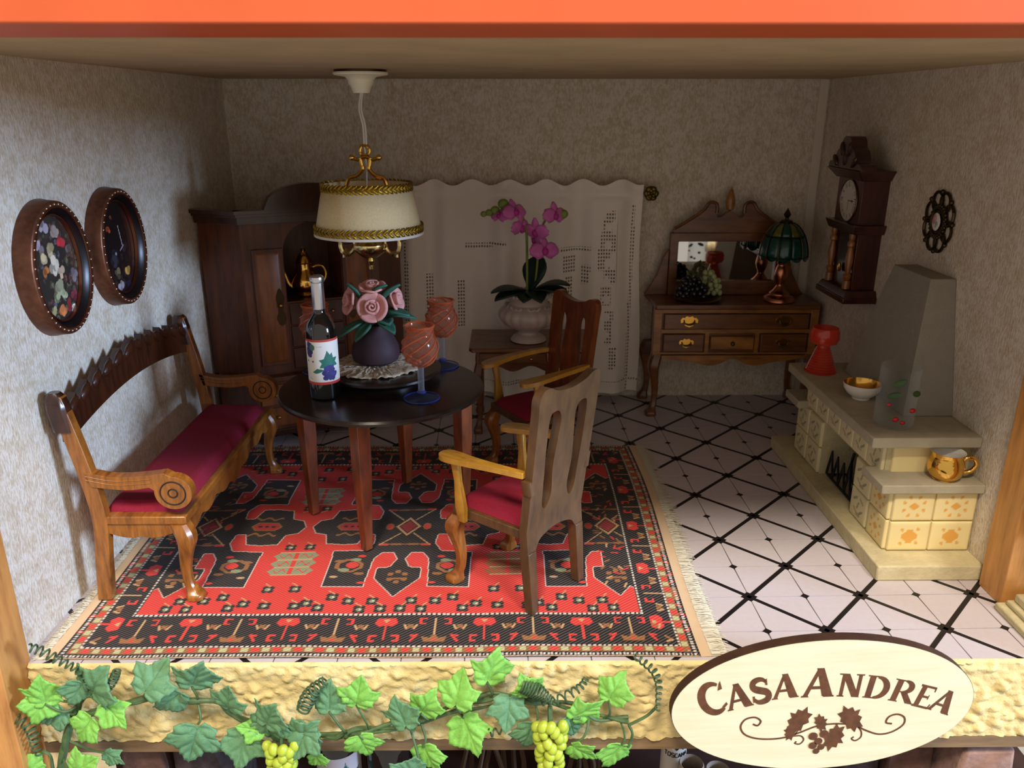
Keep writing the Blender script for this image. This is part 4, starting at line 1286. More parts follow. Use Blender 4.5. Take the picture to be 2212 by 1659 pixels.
    G().lathe([(.006, 0), (.026, .01), (.034, .05), (.030, .09), (.016, .135), (.003, .165)], 20, M=tr(cx, .125, 1.455)).build('finial', 'dresser_light', t)
make_dresser()
ZD = .8415
# plate of grapes
pl = thing('fruit_plate', 'dark bronze oval plate under the grapes on the dressing table', 'plate', (1.38, 5.71, ZD))
G().lathe([(.02, 0), (.09, 0), (.10, .004), (.165, .018), (.172, .024), (.165, .026), (.10, .010), (.02, .008)], 40).build('dish', 'plate_bronze', pl)
def grapes(name, label, loc, mat, spots, r, stem=None):
    t = thing(name, label, 'grapes', loc)
    base = None
    for i, (x, y, z) in enumerate(spots):
        if base is None:
            base = G().ell((0, 0, 0), (r, r, r * 1.08), 12, 8).build('grape', mat, t); o = base
        else:
            o = dup_part(base, t)
        o.location = (x, y, z)
    if stem: G().tube(stem, .006, 6).build('stalk', 'orchid_stem', t)
    return t
rs = random.Random(11)
def heap(n, rx, ry, h, r, seed):
    rs = random.Random(seed); pts = []
    tries = 0
    while len(pts) < n and tries < 20000:
        tries += 1
        x, y = rs.uniform(-1, 1), rs.uniform(-1, 1)
        q = x * x + y * y
        if q > 1: continue
        z = r + rs.random() * max(0, h * math.sqrt(1 - q))
        p = (x * rx, y * ry, z)
        if all((p[0] - a[0]) ** 2 + (p[1] - a[1]) ** 2 + (p[2] - a[2]) ** 2 > (1.45 * r) ** 2 for a in pts): pts.append(p)
    return sorted(pts, key=lambda p: p[2])
grapes('grape_bunch', 'bunch of black grapes on the bronze plate', (1.325, 5.66, ZD + .0265), 'grape_black', heap(56, .105, .06, .14, .020, 3), .020, [(-.02, .03, .12), (-.03, .05, .19)])
grapes('grape_bunch', 'bunch of pale green grapes on the bronze plate before the mirror', (1.475, 5.775, ZD + .0265), 'grape_green', heap(40, .085, .06, .17, .020, 4), .020, [(0, .0, .12), (.0, .0, .2)])
# stained glass lamp
def make_lamp():
    t = thing('table_lamp', 'copper table lamp with green leaded glass dome shade on dressing table', 'lamp', (1.965, 5.70, ZD))
    G().lathe(spline([(.02, 0), (.105, 0), (.108, .02), (.098, .034), (.075, .045), (.07, .058), (.05, .075), (.032, .10), (.024, .12), (.036, .15), (.046, .19), (.040, .23), (.028, .26), (.034, .275), (.022, .295), (.016, .33), (.016, .40), (.014, .52)], 3), 36).build('base', 'copper', t)
    n = 12
    def rad(v): return .032 + .138 * math.sin(v * PI / 2) ** .9
    def hz(v): return .56 - .235 * (1 - math.cos(v * PI / 2)) ** .85
    for k in range(n):
        a0, a1 = 2 * PI * k / n, 2 * PI * (k + 1) / n
        for v0, v1, mt in ((.02, .52, 'shade_olive' if k % 2 else 'shade_green'), (.53, 1.0, 'shade_green')):
            nu, nv = 4, 5; vs = []; fs = []
            for j in range(nv + 1):
                v = v0 + (v1 - v0) * j / nv
                for i in range(nu + 1):
                    a = a0 + (a1 - a0) * (.02 + .96 * i / nu)
                    z = hz(v) - (.024 * math.sin(PI * i / nu) if j == nv and v1 == 1 else 0)
                    vs.append((rad(v) * math.cos(a), rad(v) * math.sin(a), z))
            for j in range(nv):
                for i in range(nu):
                    a = j * (nu + 1) + i; fs.append((a, a + 1, a + nu + 2, a + nu + 1))
            o = G().add(vs, fs).build('shade_panel', mt, t, smooth=60)
            sf = o.modifiers.new('thick', 'SOLIDIFY'); sf.thickness = .004
        G().tube([(rad(v) * 1.01 * math.cos(a0), rad(v) * 1.01 * math.sin(a0), hz(v)) for v in [i / 10 for i in range(11)]], .003, 5).build('lead_came', 'bronze', t)
    for vv in (.525, .99):
        G().tube([(rad(vv) * 1.012 * math.cos(2 * PI * q / 48), rad(vv) * 1.012 * math.sin(2 * PI * q / 48), hz(vv)) for q in range(49)], .003, 5).build('lead_came', 'bronze', t)
    G().lathe([(.02, .555), (.04, .556), (.043, .566), (.036, .576), (.015, .58), (.012, .592), (.026, .612), (.018, .628), (.008, .645), (.002, .656)], 20).build('finial', 'bronze', t)
make_lamp()

# ------------------------------------------------------------------ wall clock
def make_clock():
    t = thing('wall_clock', 'dark wooden wall clock with white roman dial and turned columns on right wall', 'clock', (XR, 5.09, 1.01))
    # local: x negative into the room, y along the wall
    h = .225
    def slab(d, w, z0, z1, name, mat='clock_wood', chx=.0):
        return G().loft([[(-d + chx, -w + chx, z0), (0, -w + chx, z0), (0, w - chx, z0), (-d + chx, w - chx, z0)], [(-d, -w, z1), (0, -w, z1), (0, w, z1), (-d, w, z1)]]).build(name, mat, t, bevel=.004)
    slab(.21, .23, 0, .035, 'base_moulding'); slab(.185, .205, .035, .075, 'base_moulding', chx=-.02)
    G().box(-.145, 0, -.17, .17, .075, .42).build('case', 'clock_wood', t, bevel=.002)
    G().box(-.150, -.145, -.085, .085, .10, .40).build('pendulum_door', 'black_wood', t)
    G().lathe([(.004, 0), (.028, .004), (.028, .012), (.004, .016)], 24, M=tr(-.158, 0, .19) @ Matrix.Rotation(R(-90), 4, 'Y')).build('pendulum', 'brass', t)
    col_p = [(.012, .076), (.024, .08), (.024, .13), (.016, .135), (.024, .15), (.026, .165), (.015, .18), (.018, .20), (.026, .26), (.022, .30), (.014, .335), (.023, .345), (.024, .365), (.014, .38), (.02, .395), (.02, .418), (.01, .42)]
    for y in (-.14, .14):
        G().lathe(col_p, 18, M=tr(-.165, y, 0)).build('column', 'honey_wood', t)
    slab(.205, .225, .42, .475, 'shelf_moulding', chx=.02)
    G().box(-.160, 0, -.185, .185, .475, .735).build('dial_case', 'clock_wood', t, bevel=.002)
    slab(.225, .25, .735, .795, 'cornice', chx=.05)
    # carved crest standing on the front of the cornice
    half = spline([(.25, .795), (.235, .83), (.17, .845), (.13, .90), (.085, .925), (.065, .965), (.04, .985)], 4)
    poly = half + [(-a, b) for a, b in half[::-1]]
    G().prism(poly, 'yz', -.215, -.12).build('crest', 'dark_wood', t, bevel=.006)
    for y, z, a in ((-.05, .91, 20), (.05, .91, -20), (-.14, .84, 50), (.14, .84, -50), (0, .86, 0)):
        G().ell((0, 0, 0), (.016, .022, .045), 10, 7, M=tr(-.217, y, z) @ Matrix.Rotation(R(a), 4, 'X')).build('carving', 'dark_wood', t)
    cv = Canvas(90, 90, -.13, .13, -.13, .13, 'c8c2b4')
    rom = ['XII', 'I', 'II', 'III', 'IIII', 'V', 'VI', 'VII', 'VIII', 'IX', 'X', 'XI']
    for k, s in enumerate(rom):
        a = R(90 - 30 * k); up = (math.cos(a), math.sin(a)); sd = (math.sin(a), -math.cos(a))
        P = lambda u, v: (up[0] * (.098 + v) + sd[0] * u, up[1] * (.098 + v) + sd[1] * u)
        x = -.0075 * (len(s) - 1) / 1.0
        for chh in s:
            if chh == 'I': cv.line(*P(x, -.014), *P(x, .014), .0038, '242020')
            elif chh == 'V': cv.line(*P(x - .006, .014), *P(x, -.014), .005, '242020'); cv.line(*P(x + .006, .014), *P(x, -.014), .003, '242020')
            else: cv.line(*P(x - .006, .014), *P(x + .006, -.014), .005, '242020'); cv.line(*P(x + .006, .014), *P(x - .006, -.014), .003, '242020')
            x += .014
    cv.line(0, 0, .07, 0, .008, '181414'); cv.poly([(.05, .012), (.075, 0), (.05, -.012)], '181414'); cv.line(0, 0, 0, -.06, .006, '282424')
    d = cv.mesh('dial', 'print_gloss', lambda x, y: (-.1625 + 0 * x, -x, .605 + y), t, keep=lambda x, y: x * x + y * y < .128 ** 2)
    G().tube([(-.163, .128 * math.cos(2 * PI * k / 48), .605 + .128 * math.sin(2 * PI * k / 48)) for k in range(49)], .006, 6).build('dial_ring', 'dark_wood', d)
make_clock()

# ------------------------------------------------------------------ filigree medallion on the right wall
def make_medal():
    t = thing('wall_medallion', 'oval openwork dark metal medallion with pink rose cameo on right wall', 'ornament', (XR, 4.275, 1.59))
    t.scale = (1, .92, 1.0)
    g = G()
    ry, rz = .165, .165
    for k in range(8):
        a = 2 * PI * k / 8 + .39
        cy, cz = ry * .66 * math.cos(a), rz * .66 * math.sin(a)
        pts = []
        for i in range(25):
            q = 2 * PI * i / 24
            u, v = .050 * math.cos(q), .052 * math.sin(q)
            pts.append((-.012, cy + u * math.cos(a) - v * math.sin(a), cz + u * math.sin(a) + v * math.cos(a)))
        g.tube(pts, .0085, 6)
        g.ell((-.014, ry * .93 * math.cos(a + .39), rz * .93 * math.sin(a + .39)), .013, 8, 6)
    for rr, w in ((.44, .012), (.34, .008)):
        g.tube([(-.012, ry * rr * math.cos(2 * PI * k / 48) , rz * rr * math.sin(2 * PI * k / 48)) for k in range(49)], w, 6)
    for k in range(24):
        a = 2 * PI * k / 24
        g.ell((-.014, ry * .50 * math.cos(a), rz * .50 * math.sin(a)), .011, 8, 5)
    g.build('openwork_frame', 'bronze', t)
    G().lathe([(.002, 0), (.078, 0), (.072, .012), (.05, .018), (.002, .02)], 32, M=Matrix.Rotation(R(-90), 4, 'Y')).build('boss', 'bronze', t)
    cv = Canvas(50, 50, -.055, .055, -.055, .055, 'd8d2cc')
    cv.disc(-.012, .012, .026, 'c88a92'); cv.disc(-.005, .02, .014, 'd8a0a4'); cv.disc(.018, -.008, .012, '8a94a0'); cv.disc(.01, -.022, .008, '90a090')
    cv.mesh('cameo', 'print_gloss', lambda x, y: (-.024 - .008 * np.clip(1 - (x * x + y * y) / .0022, 0, 1), -x, y), t, keep=lambda x, y: x * x + y * y < .047 ** 2)
make_medal()

# ------------------------------------------------------------------ oval pictures on the left wall
def make_picture(cy, cz, ry, rz, label, dark, seed):
    t = thing('oval_picture', label, 'picture', (XL, cy, cz))
    n = 72
    def ring(prof, name, mat):
        secs = []
        for i in range(n):
            a = 2 * PI * i / n
            secs.append([(x, (ry - d) * math.cos(a), (rz - d) * math.sin(a)) for x, d in prof])
        g = G(); m = len(prof); vs = [p for q in secs for p in q]
        g.add(vs, [(i * m + k, i * m + (k + 1) % m, ((i + 1) % n) * m + (k + 1) % m, ((i + 1) % n) * m + k) for i in range(n) for k in range(m)])
        return g.build(name, mat, t, smooth=50)
    ring([(0, 0), (.012, -.004), (.03, .0), (.072, .004), (.079, .010), (.079, .027), (.072, .030), (0, .030)], 'outer_frame', 'frame_copper')
    ring([(.01, .030), (.070, .030), (.076, .033), (.074, .038), (.05, .055), (.052, .059), (.046, .062), (.01, .062)], 'inner_frame', 'frame_dark')
    ring([(.040, .059), (.055, .060), (.055, .065), (.04, .066)], 'copper_lip', 'copper')
    ring([(.070, .028), (.0805, .029), (.0805, .033), (.07, .034)], 'copper_lip', 'copper')
    g = G()
    for k in range(44):
        a = 2 * PI * k / 44
        g.ell((.080, (ry - .019) * math.cos(a), (rz - .019) * math.sin(a)), .0055, 8, 5)
    o = g.build('beading', 'bead_silver', t); o['kind'] = 'stuff'
    py, pz = ry - .058, rz - .058
    cv = Canvas(110, 150, -py, py, -pz, pz, '120f12' if dark else '2c2a28')
    rs = random.Random(seed)
    def blossom(x, y, r, c):
        h = c.lstrip('#'); v = [int(h[i:i + 2], 16) for i in (0, 2, 4)]
        for k in range(7):
            f = rs.uniform(.65, 1.2); a = rs.uniform(0, 6.28); q = rs.uniform(0, .7) * r
            cv.disc(x + q * math.cos(a), y + q * math.sin(a), r * rs.uniform(.35, .6), '%02x%02x%02x' % tuple(max(0, min(255, int(z * f))) for z in v))
    if not dark:
        for _ in range(150): blossom(rs.uniform(-1, 1) * py, rs.uniform(-1, 1) * pz, rs.uniform(.008, .02), rs.choice(['3c4436', '4a4640', '38302e', '50443c', '5c5c48', '6a5848', '6c4440', '585460']))
        for x, y, r, c in ((-.03, .17, .04, '9c94a0'), (.03, .14, .035, 'a8988c'), (-.07, .10, .035, 'a898a0'), (.05, .09, .035, 'a83038'), (-.015, .08, .038, 'b8a880'), (-.055, .05, .035, 'b0a07c'), (-.055, .0, .025, 'b06a38'), (.0, .01, .04, 'd0c4b0'), (.03, -.02, .03, 'c8b090'), (-.01, -.08, .045, 'a0a080'), (-.02, -.12, .035, '909470'), (.02, -.11, .03, '9aa07c'), (.08, -.13, .03, '803844'), (.04, -.16, .03, '8c3438'), (-.0, -.175, .03, 'c87848'), (-.05, -.17, .025, '9c9468'), (.06, -.20, .035, 'c8c4c0'), (.10, -.05, .03, '6c6870'), (.09, .05, .03, '5c5450')):
            blossom(x * py / .13, y * pz / .22, r, c)
    else:
        for _ in range(30): blossom(rs.uniform(-1, 1) * py, rs.uniform(-1, .2) * pz, .02, rs.choice(['1c181c', '241e20', '2a2426']))
        for x, y, r, c in ((-.05, .09, .022, 'a84c30'), (-.02, .14, .012, '8c4430'), (-.04, -.05, .04, '2c2c34'), (-.03, -.12, .035, '6c6048'), (.045, -.12, .030, 'b08848'), (-.02, -.18, .03, '9c94a0'), (.04, -.19, .035, '20203c')):
            blossom(x * py / .13, y * pz / .22, r, c)
        cv.line(.03, .10, .05, .0, .006, 'b0a8a8'); cv.line(.02, -.02, .06, .0, .008, '8c8890'); cv.disc(-.03, -.03, .008, '9c9ca8')
    cv.mesh('canvas', 'print_gloss', lambda x, y: (.038 + 0 * x, x, y), t, keep=lambda x, y: (x / py) ** 2 + (y / pz) ** 2 < 1.0)
make_picture(3.475, 1.50, .245, .290, 'oval copper framed still life of pale flowers and grapes on left wall', False, 3)
make_picture(4.065, 1.497, .245, .290, 'oval copper framed dark still life with orange blooms on left wall', True, 8)

# ------------------------------------------------------------------ fireplace
def make_fireplace():
    t = thing('fireplace', 'cream tiled fireplace with grey mantel shelf and tapered hood on right wall', 'fireplace', (0, 0, 0))
    X0 = 1.862
    G().prism([(1.775, 3.36), (XR, 3.36), (XR, 5.0), (1.775, 5.0)], 'xy', 0, .082).build('hearth_slab', 'stone_cream', t, bevel=.008)
    g = G()
    zlo = .082
    G().box(X0 + .012, XR, 3.515, 3.93, zlo, .408).build('near_pillar', 'stone_cream', t)
    G().box(X0 + .012, XR, 4.40, 4.81, zlo, .408).build('far_pillar', 'stone_cream', t)
    G().box(X0 + .012, XR, 3.64, 4.69, .4085, .605).build('frieze_block', 'stone_cream', t)
    G().box(XR - .10, XR - .02, 3.93, 4.40, zlo, .408).build('firebox_back', 'firebox', t)
    # shelves
    def shelf(y0, y1, x0, z0, z1, mat, name):
        o = G().box(x0, XR, y0, y1, z0, z1).build(name, mat, t, bevel=.006)
        return o
    shelf(3.465, 3.70, 1.79, .409, .455, 'stone_grey', 'low_shelf')
    shelf(4.64, 4.87, 1.79, .409, .455, 'stone_grey', 'low_shelf')
    shelf(3.56, 4.78, 1.757, .606, .66, 'stone_grey', 'mantel_shelf')
    # hood
    b0 = [(2.03, 3.845, .661), (XR, 3.845, .661), (XR, 4.60, .661), (2.03, 4.60, .661)]
    b1 = [(2.155, 4.03, 1.335), (XR, 4.03, 1.335), (XR, 4.44, 1.335), (2.155, 4.44, 1.335)]
    G().loft([b0, b1]).build('hood', 'stone_hood', t, bevel=.004)
    # decorated tiles
    protos = {}
    def tile_mesh(w, h, kind):
        key = (round(w, 3), round(h, 3), kind)
        if key in protos: return protos[key]
        cv = Canvas(26, 26, -w / 2, w / 2, -h / 2, h / 2, 'd6cba0' if kind == 'green' else 'e2d098')
        if kind == 'orange':
            c = 'd9a04a'; s = min(w, h)
            cv.fill(np.sqrt(np.abs(cv.X) / (s * .28)) + np.sqrt(np.abs(cv.Y) / (s * .28)) < 1.0, c); cv.disc(0, 0, s * .12, c)
            for k in range(8):
                a = PI / 4 * k + PI / 8
                cv.disc(s * .34 * math.cos(a), s * .34 * math.sin(a), s * .055, c)
        elif kind == 'flower':
            c = 'd9a04a'; s = min(w, h)
            for k in range(4): cv.disc(s * .13 * math.cos(PI / 2 * k), s * .13 * math.sin(PI / 2 * k), s * .13, c)
            for k in range(4): cv.disc(s * .34 * math.cos(PI / 2 * k + .8), s * .34 * math.sin(PI / 2 * k + .8), s * .06, c)
        elif kind == 'green':
            rs = random.Random(3)
            for a, b, q in ((-.2, .2, .5), (.2, .25, -.4), (-.15, -.2, -.5), (.22, -.15, .6), (0, .02, 1.2), (.05, -.3, 0)):
                cv.line(a * w - .02 * math.cos(q), b * h - .02 * math.sin(q), a * w + .02 * math.cos(q), b * h + .02 * math.sin(q), .013, rs.choice(['8f9474', '9a9a74', 'b09a80']))
        # front face grid + bevelled sides
        o = cv.mesh('tile', 'print_matte', lambda x, y: (x, -.018 + .003 * np.maximum((np.abs(x) / (w / 2)) ** 12, (np.abs(y) / (h / 2)) ** 12), y), t)
        bmx = bmesh.new(); bmx.from_mesh(o.data)
        r = bmesh.ops.extrude_edge_only(bmx, edges=[e for e in bmx.edges if e.is_boundary])
        for v in r['geom']:
            if isinstance(v, bmesh.types.BMVert): v.co.y = 0
        bmesh.ops.recalc_face_normals(bmx, faces=bmx.faces)
        bmx.to_mesh(o.data); bmx.free()
        protos[key] = o
        return o
    used = set()
    def tile(w, h, kind, M):
        p = tile_mesh(w, h, kind)
        if id(p) in used: o = dup_part(p, t)
        else: used.add(id(p)); o = p
        o.matrix_local = M
    Rx = rotz(R(-90))                         # tile front faces -x
    zc_ = [.082 + .004 + .079, .082 + .004 + .079 + .163]
    gap = .006
    # near end wall, facing the camera: two by two
    for r_, z in enumerate(zc_):
        for x in (1.975, 2.178):
            tile(.196, .155, 'orange' if r_ else 'flower', tr(x, 3.515, z))
        for y, k in ((3.61, 'orange'), (3.82, 'green')):
            tile(.19, .155, k, tr(X0 + .012, y, z) @ Rx)
        for y in (4.50, 4.705):
            tile(.19, .155, 'green', tr(X0 + .012, y, z) @ Rx)
    for k in range(6):
        tile(.166, .172, 'green', tr(X0 + .012, 3.73 + .174 * k, .512) @ Rx)
    tile(.20, .172, 'plain', tr(2.0, 3.64, .512)); tile(.20, .172, 'plain', tr(2.205 - .03, 3.64, .512)) if False else None
    # grate of crossed iron bars
    gr = thing('fire_grate', 'black iron zigzag fire grate inside the fireplace opening', 'grate', (1.91, 4.165, .0825))
    G().tube([(0, -.20, .012), (0, .20, .012)], .008, 6).build('foot_rail', 'iron', gr)
    for k in range(5):
        y = -.17 + .085 * k
        G().tube([(0, y - .045, .012), (.0, y, .17), (0, y + .045, .012)], .0075, 5).build('peak_bar', 'iron', gr)
    for y in (-.19, .19):
        G().tube([(0, y, .012), (.12, y, .012), (.14, y, .15)], .008, 6).build('end_bar', 'iron', gr)
    for k in range(4):
        y = -.13 + .085 * k
        G().tube([(.10, y - .03, .008), (.10, y, .13), (.10, y + .03, .008)], .0075, 5).build('peak_bar', 'iron', gr)
make_fireplace()
ZM = .6605
# things on the mantel
t = thing('glass_goblet', 'red ribbed glass goblet at the far end of the mantel shelf', 'glass', (1.885, 4.60, ZM))
prof = [(.02, 0), (.092, 0), (.094, .008)]
for k in range(10):
    z = .012 + .0145 * k; r = .085 - .0052 * k
    prof += [(r, z), (r + .005, z + .005), (r, z + .011)]
prof += [(.038, .165), (.075, .18), (.086, .21), (.084, .25), (.074, .272), (.070, .272), (.079, .25), (.08, .212), (.07, .188), (.01, .182)]
G().lathe(prof, 40).build('goblet_body', 'glass_red', t)
t = thing('gilt_bowl', 'small white bowl with gold inside on the mantel shelf', 'bowl', (1.93, 4.125, ZM))
G().lathe([(.02, 0), (.045, 0), (.047, .01), (.075, .03), (.095, .06), (.098, .085), (.096, .087)], 40, cap=False).build('outside', 'porcelain', t)
G().lathe([(.0965, .0875), (.092, .062), (.072, .034), (.04, .018), (.002, .014)], 40, cap=False).build('gilt_inside', 'brass', t)
t = thing('glass_tumbler', 'tall clear glass tumbler painted with red cherries on the mantel shelf', 'glass', (1.93, 3.74, ZM))
tg = G().lathe([(.002, .0), (.09, 0), (.096, .008), (.096, .30), (.0945, .306), (.093, .30), (.093, .016), (.002, .012)], 48).build('tumbler', 'glass_clear', t)
for a, z, r in ((-1.95, .06, .017), (-1.15, .105, .017), (-2.35, .13, .012), (-1.6, .045, .014)):
    G().ell((.097 * math.cos(a), .097 * math.sin(a), z), (r, .5 * r, r * .75), 10, 6).build('cherry', 'cherry_red', tg)
for a, z, q in ((-2.0, .245, -30), (-2.15, .18, -20), (-1.05, .19, 15)):
    G().ell((0, 0, 0), (.034, .004, .016), 10, 6, M=tr(.0985 * math.cos(a), .0985 * math.sin(a), z) @ rotz(a + PI / 2) @ Matrix.Rotation(R(q), 4, 'Y')).build('painted_leaf', 'cherry_leaf', tg)
t = thing('gilt_mug', 'shiny gold mug with white inside on the low fireplace shelf', 'mug', (2.12, 3.545, .4555))
G().lathe(spline([(.02, 0), (.05, 0), (.052, .006), (.072, .025), (.082, .06), (.078, .095), (.070, .115), (.076, .138), (.078, .142)], 3), 40, cap=False).build('outside', 'gold', t)
G().lathe([(.0782, .1425), (.070, .135), (.064, .11), (.072, .07), (.06, .02), (.002, .012)], 40, cap=False).build('glazed_inside', 'porcelain', t)
G().tube(spline([(.070, -.01, .035), (.112, -.018, .045), (.135, -.02, .08), (.118, -.018, .112), (.085, -.014, .112), (.073, -.012, .10)], 5), .011, 10).build('handle', 'gold', t)

# ------------------------------------------------------------------ pendant lamp
def make_pendant():
    t = thing('pendant_lamp', 'hanging lamp with cream fabric shade, gold braid and brass scrolls over the table', 'lamp', (-.775, 4.63, 0))
    G().lathe([(.01, ZC), (.14, ZC), (.14, ZC - .012), (.01, ZC - .012)], 40).build('mount_ring', 'bronze', t)
    G().lathe([(.01, ZC - .013), (.145, ZC - .013), (.147, ZC - .02), (.142, ZC - .027), (.085, ZC - .036), (.070, ZC - .05), (.068, ZC - .07), (.056, ZC - .085), (.044, ZC - .118), (.01, ZC - .118)], 40).build('ceiling_rose', 'cream_plastic', t)
    for s in (-1, 1):
        G().tube(spline([(s * .004, 0, ZC - .118), (s * .006 - .012, 0, ZC - .2), (s * .006 + .004, 0, ZC - .29), (s * .006 + .004, 0, ZC - .4)], 6), .0055, 8).build('cord', 'cord_white', t)
    # brass bracket: ring, cross bar, two legs
    b = G()
    b.tube([(.026 * math.cos(2 * PI * k / 24), 0, 1.935 + .026 * math.sin(2 * PI * k / 24)) for k in range(25)], .010, 8)
    b.tube(spline([(-.07, 0, 1.895), (-.04, 0, 1.885), (0, 0, 1.90), (.04, 0, 1.885), (.07, 0, 1.895)], 5), .011, 8)
    b.ell((-.075, 0, 1.897), .016, 10, 7); b.ell((.075, 0, 1.897), .016, 10, 7)
    for s in (-1, 1):
        b.tube(spline([(s * .028, 0, 1.895), (s * .022, 0, 1.86), (s * .018, 0, 1.835), (s * .05, 0, 1.80), (s * .095, 0, 1.785), (s * .115, 0, 1.74)], 5), .012, 8)
    b.build('bracket', 'gold', t)
    G().tube([(0, 0, 1.95), (.006, 0, 1.85), (.0, 0, 1.74)], .004, 6).build('cord', 'cord_white', t)
    sh = G().lathe([(.303, 1.485), (.245, 1.755)], 72, cap=False).build('shade', 'shade_fabric', t)
    sf = sh.modifiers.new('thick', 'SOLIDIFY'); sf.thickness = .008
    G().lathe([(.304, 1.478), (.308, 1.478), (.308, 1.492), (.304, 1.492)], 72, cap=False).build('rim', 'shade_rim', sh)
    # braided trims made of overlapping leaves
    for z, r in ((1.515, .303), (1.742, .252)):
        g = G(); n = 56
        for k in range(n):
            a = 2 * PI * k / n
            for s in (-1, 1):
                M = tr(r * math.cos(a + s * .0), r * math.sin(a), z + s * .010) @ rotz(a) @ Matrix.Rotation(R(38 * s), 4, 'X')
                g.ell((0, 0, 0), (.006, .024, .0085), 8, 5, M)
        g.build('gold_braid', 'gold_braid', sh)
    G().lathe([(.004, 1.275), (.014, 1.278), (.016, 1.295), (.010, 1.30), (.016, 1.315), (.02, 1.325), (.014, 1.335), (.05, 1.35), (.085, 1.38), (.100, 1.41), (.098, 1.422), (.085, 1.428), (.05, 1.438), (.03, 1.45), (.028, 1.465), (.052, 1.475), (.05, 1.485), (.02, 1.49)], 40).build('oil_font', 'pale_gold', t)
    for s in (-1, 1):
        g = G().tube(spline([(s * .14, 0, 1.50), (s * .105, 0, 1.475), (s * .085, 0, 1.44), (s * .09, 0, 1.395), (s * .12, 0, 1.365), (s * .155, 0, 1.375), (s * .168, 0, 1.41), (s * .165, 0, 1.445)], 5), .0145, 8)
        g.tube(spline([(s * .135, 0, 1.44), (s * .165, 0, 1.435), (s * .195, 0, 1.45)], 4), .0125, 8).ell((s * .198, 0, 1.45), .012, 8, 6).ell((s * .132, 0, 1.445), .012, 8, 6)
        g.tube([(s * .15, 0, 1.372), (s * .152, 0, 1.345)], .010, 8)
        g.build('scroll_arm', 'pale_gold', t)
    G().tube([(-.245, 0, 1.74), (.245, 0, 1.74)], .005, 6).build('shade_spider', 'brass', t)
make_pendant()

# ------------------------------------------------------------------ vine along the front edge
LEAVES = [ (-1.825, -0.08, -1.819, 0.066, 1), (-1.831, -0.041, -1.893, -0.168, 1), (-1.773, -0.14, -1.893, -0.19, 0), (-1.664, 0.017, -1.735, -0.092, 0), (-1.656, -0.057, -1.54, 0.099, 0), (-1.432, -0.035, -1.345, 0.105, 0), (-1.256, -0.03, -1.188, 0.128, 0), (-1.299, -0.054, -1.417, -0.144, 0), (-1.107, -0.118, -1.072, 0.022, 0), (-1.601, -0.087, -1.521, -0.185, 1), (-1.661, -0.152, -1.733, -0.265, 1), (-1.245, -0.198, -1.309, -0.388, 0), (-0.968, -0.19, -0.893, -0.059, 0), (-0.96, -0.148, -0.952, -0.316, 0), (-0.989, -0.243, -1.098, -0.218, 1), (-1.062, -0.244, -1.102, -0.407, 0), (-0.848, -0.243, -0.745, -0.144, 0), (-0.793, -0.19, -0.848, -0.337, 0), (-0.711, -0.133, -0.7, 0.017, 0), (-1.946, -0.442, -2.001, -0.325, 1), (-1.767, -0.408, -1.644, -0.329, 1), (-1.653, -0.357, -1.585, -0.413, 0), (-0.79, -0.356, -0.758, -0.44, 1), (-0.603, -0.109, -0.573, 0.038, 1), (-0.406, -0.204, -0.452, -0.065, 0), (-0.348, -0.167, -0.285, -0.042, 1), (-0.204, -0.108, -0.189, 0.048, 1), (-0.078, -0.01, -0.031, 0.141, 1), (0.103, -0.059, 0.047, 0.057, 1), (0.012, -0.077, -0.01, -0.227, 0), (-0.182, -0.182, -0.112, -0.338, 1), (0.106, -0.207, 0.066, -0.346, 0), (0.247, -0.176, 0.291, -0.316, 0), (0.267, -0.187, 0.384, -0.104, 1), (0.409, -0.105, 0.465, 0.024, 1), (-0.599, -0.242, -0.566, -0.383, 1), (-0.358, -0.427, -0.471, -0.342, 0), (-0.347, -0.335, -0.291, -0.467, 1), (0.262, -0.297, 0.363, -0.369, 1), (0.471, -0.32, 0.413, -0.459, 1) ]
STEMS =  [[(-1.883, -0.513), (-1.855, -0.427), (-1.814, -0.305), (-1.77, -0.196), (-1.725, -0.12), (-1.678, -0.041)], [(-1.771, -0.204), (-1.691, -0.173), (-1.614, -0.155), (-1.522, -0.121), (-1.419, -0.099), (-1.292, -0.114), (-1.163, -0.123), (-1.108, -0.192), (-0.989, -0.247), (-0.895, -0.255), (-0.741, -0.295), (-0.67, -0.289), (-0.644, -0.28), (-0.529, -0.257), (-0.326, -0.204), (-0.161, -0.135), (-0.036, -0.098), (0.113, -0.122), (0.263, -0.153), (0.365, -0.207), (0.498, -0.22)], [(-1.419, -0.099), (-1.287, -0.122), (-1.148, -0.1), (-1.1, -0.169)], [(-0.709, -0.315), (-0.549, -0.273), (-0.352, -0.235), (-0.199, -0.173), (-0.074, -0.151), (0.051, -0.114)]]
TENDRILS =  [([(-1.847, 0.182), (-1.808, 0.168), (-1.765, 0.139), (-1.722, 0.11), (-1.685, 0.081), (-1.656, 0.037)], 10, 0.018), ([(-1.523, 0.073), (-1.549, 0.021), (-1.59, -0.045)], 8, 0.016), ([(-0.816, -0.128), (-0.793, -0.072), (-0.758, -0.019), (-0.712, 0.025)], 9, 0.03), ([(-1.96, -0.149), (-1.924, -0.188), (-1.908, -0.234), (-1.912, -0.288), (-1.901, -0.336)], 8, 0.02), ([(0.05, -0.001), (0.106, -0.024), (0.162, -0.069)], 11, 0.034), ([(0.131, -0.084), (0.187, -0.084), (0.255, -0.047), (0.297, -0.01), (0.314, 0.027)], 9, 0.018), ([(0.5, 0.129), (0.544, 0.093), (0.584, 0.048), (0.602, -0.011), (0.603, -0.071), (0.603, -0.132)], 11, 0.014), ([(-0.075, -0.236), (-0.05, -0.236), (-0.018, -0.229)], 2, 0.016)]
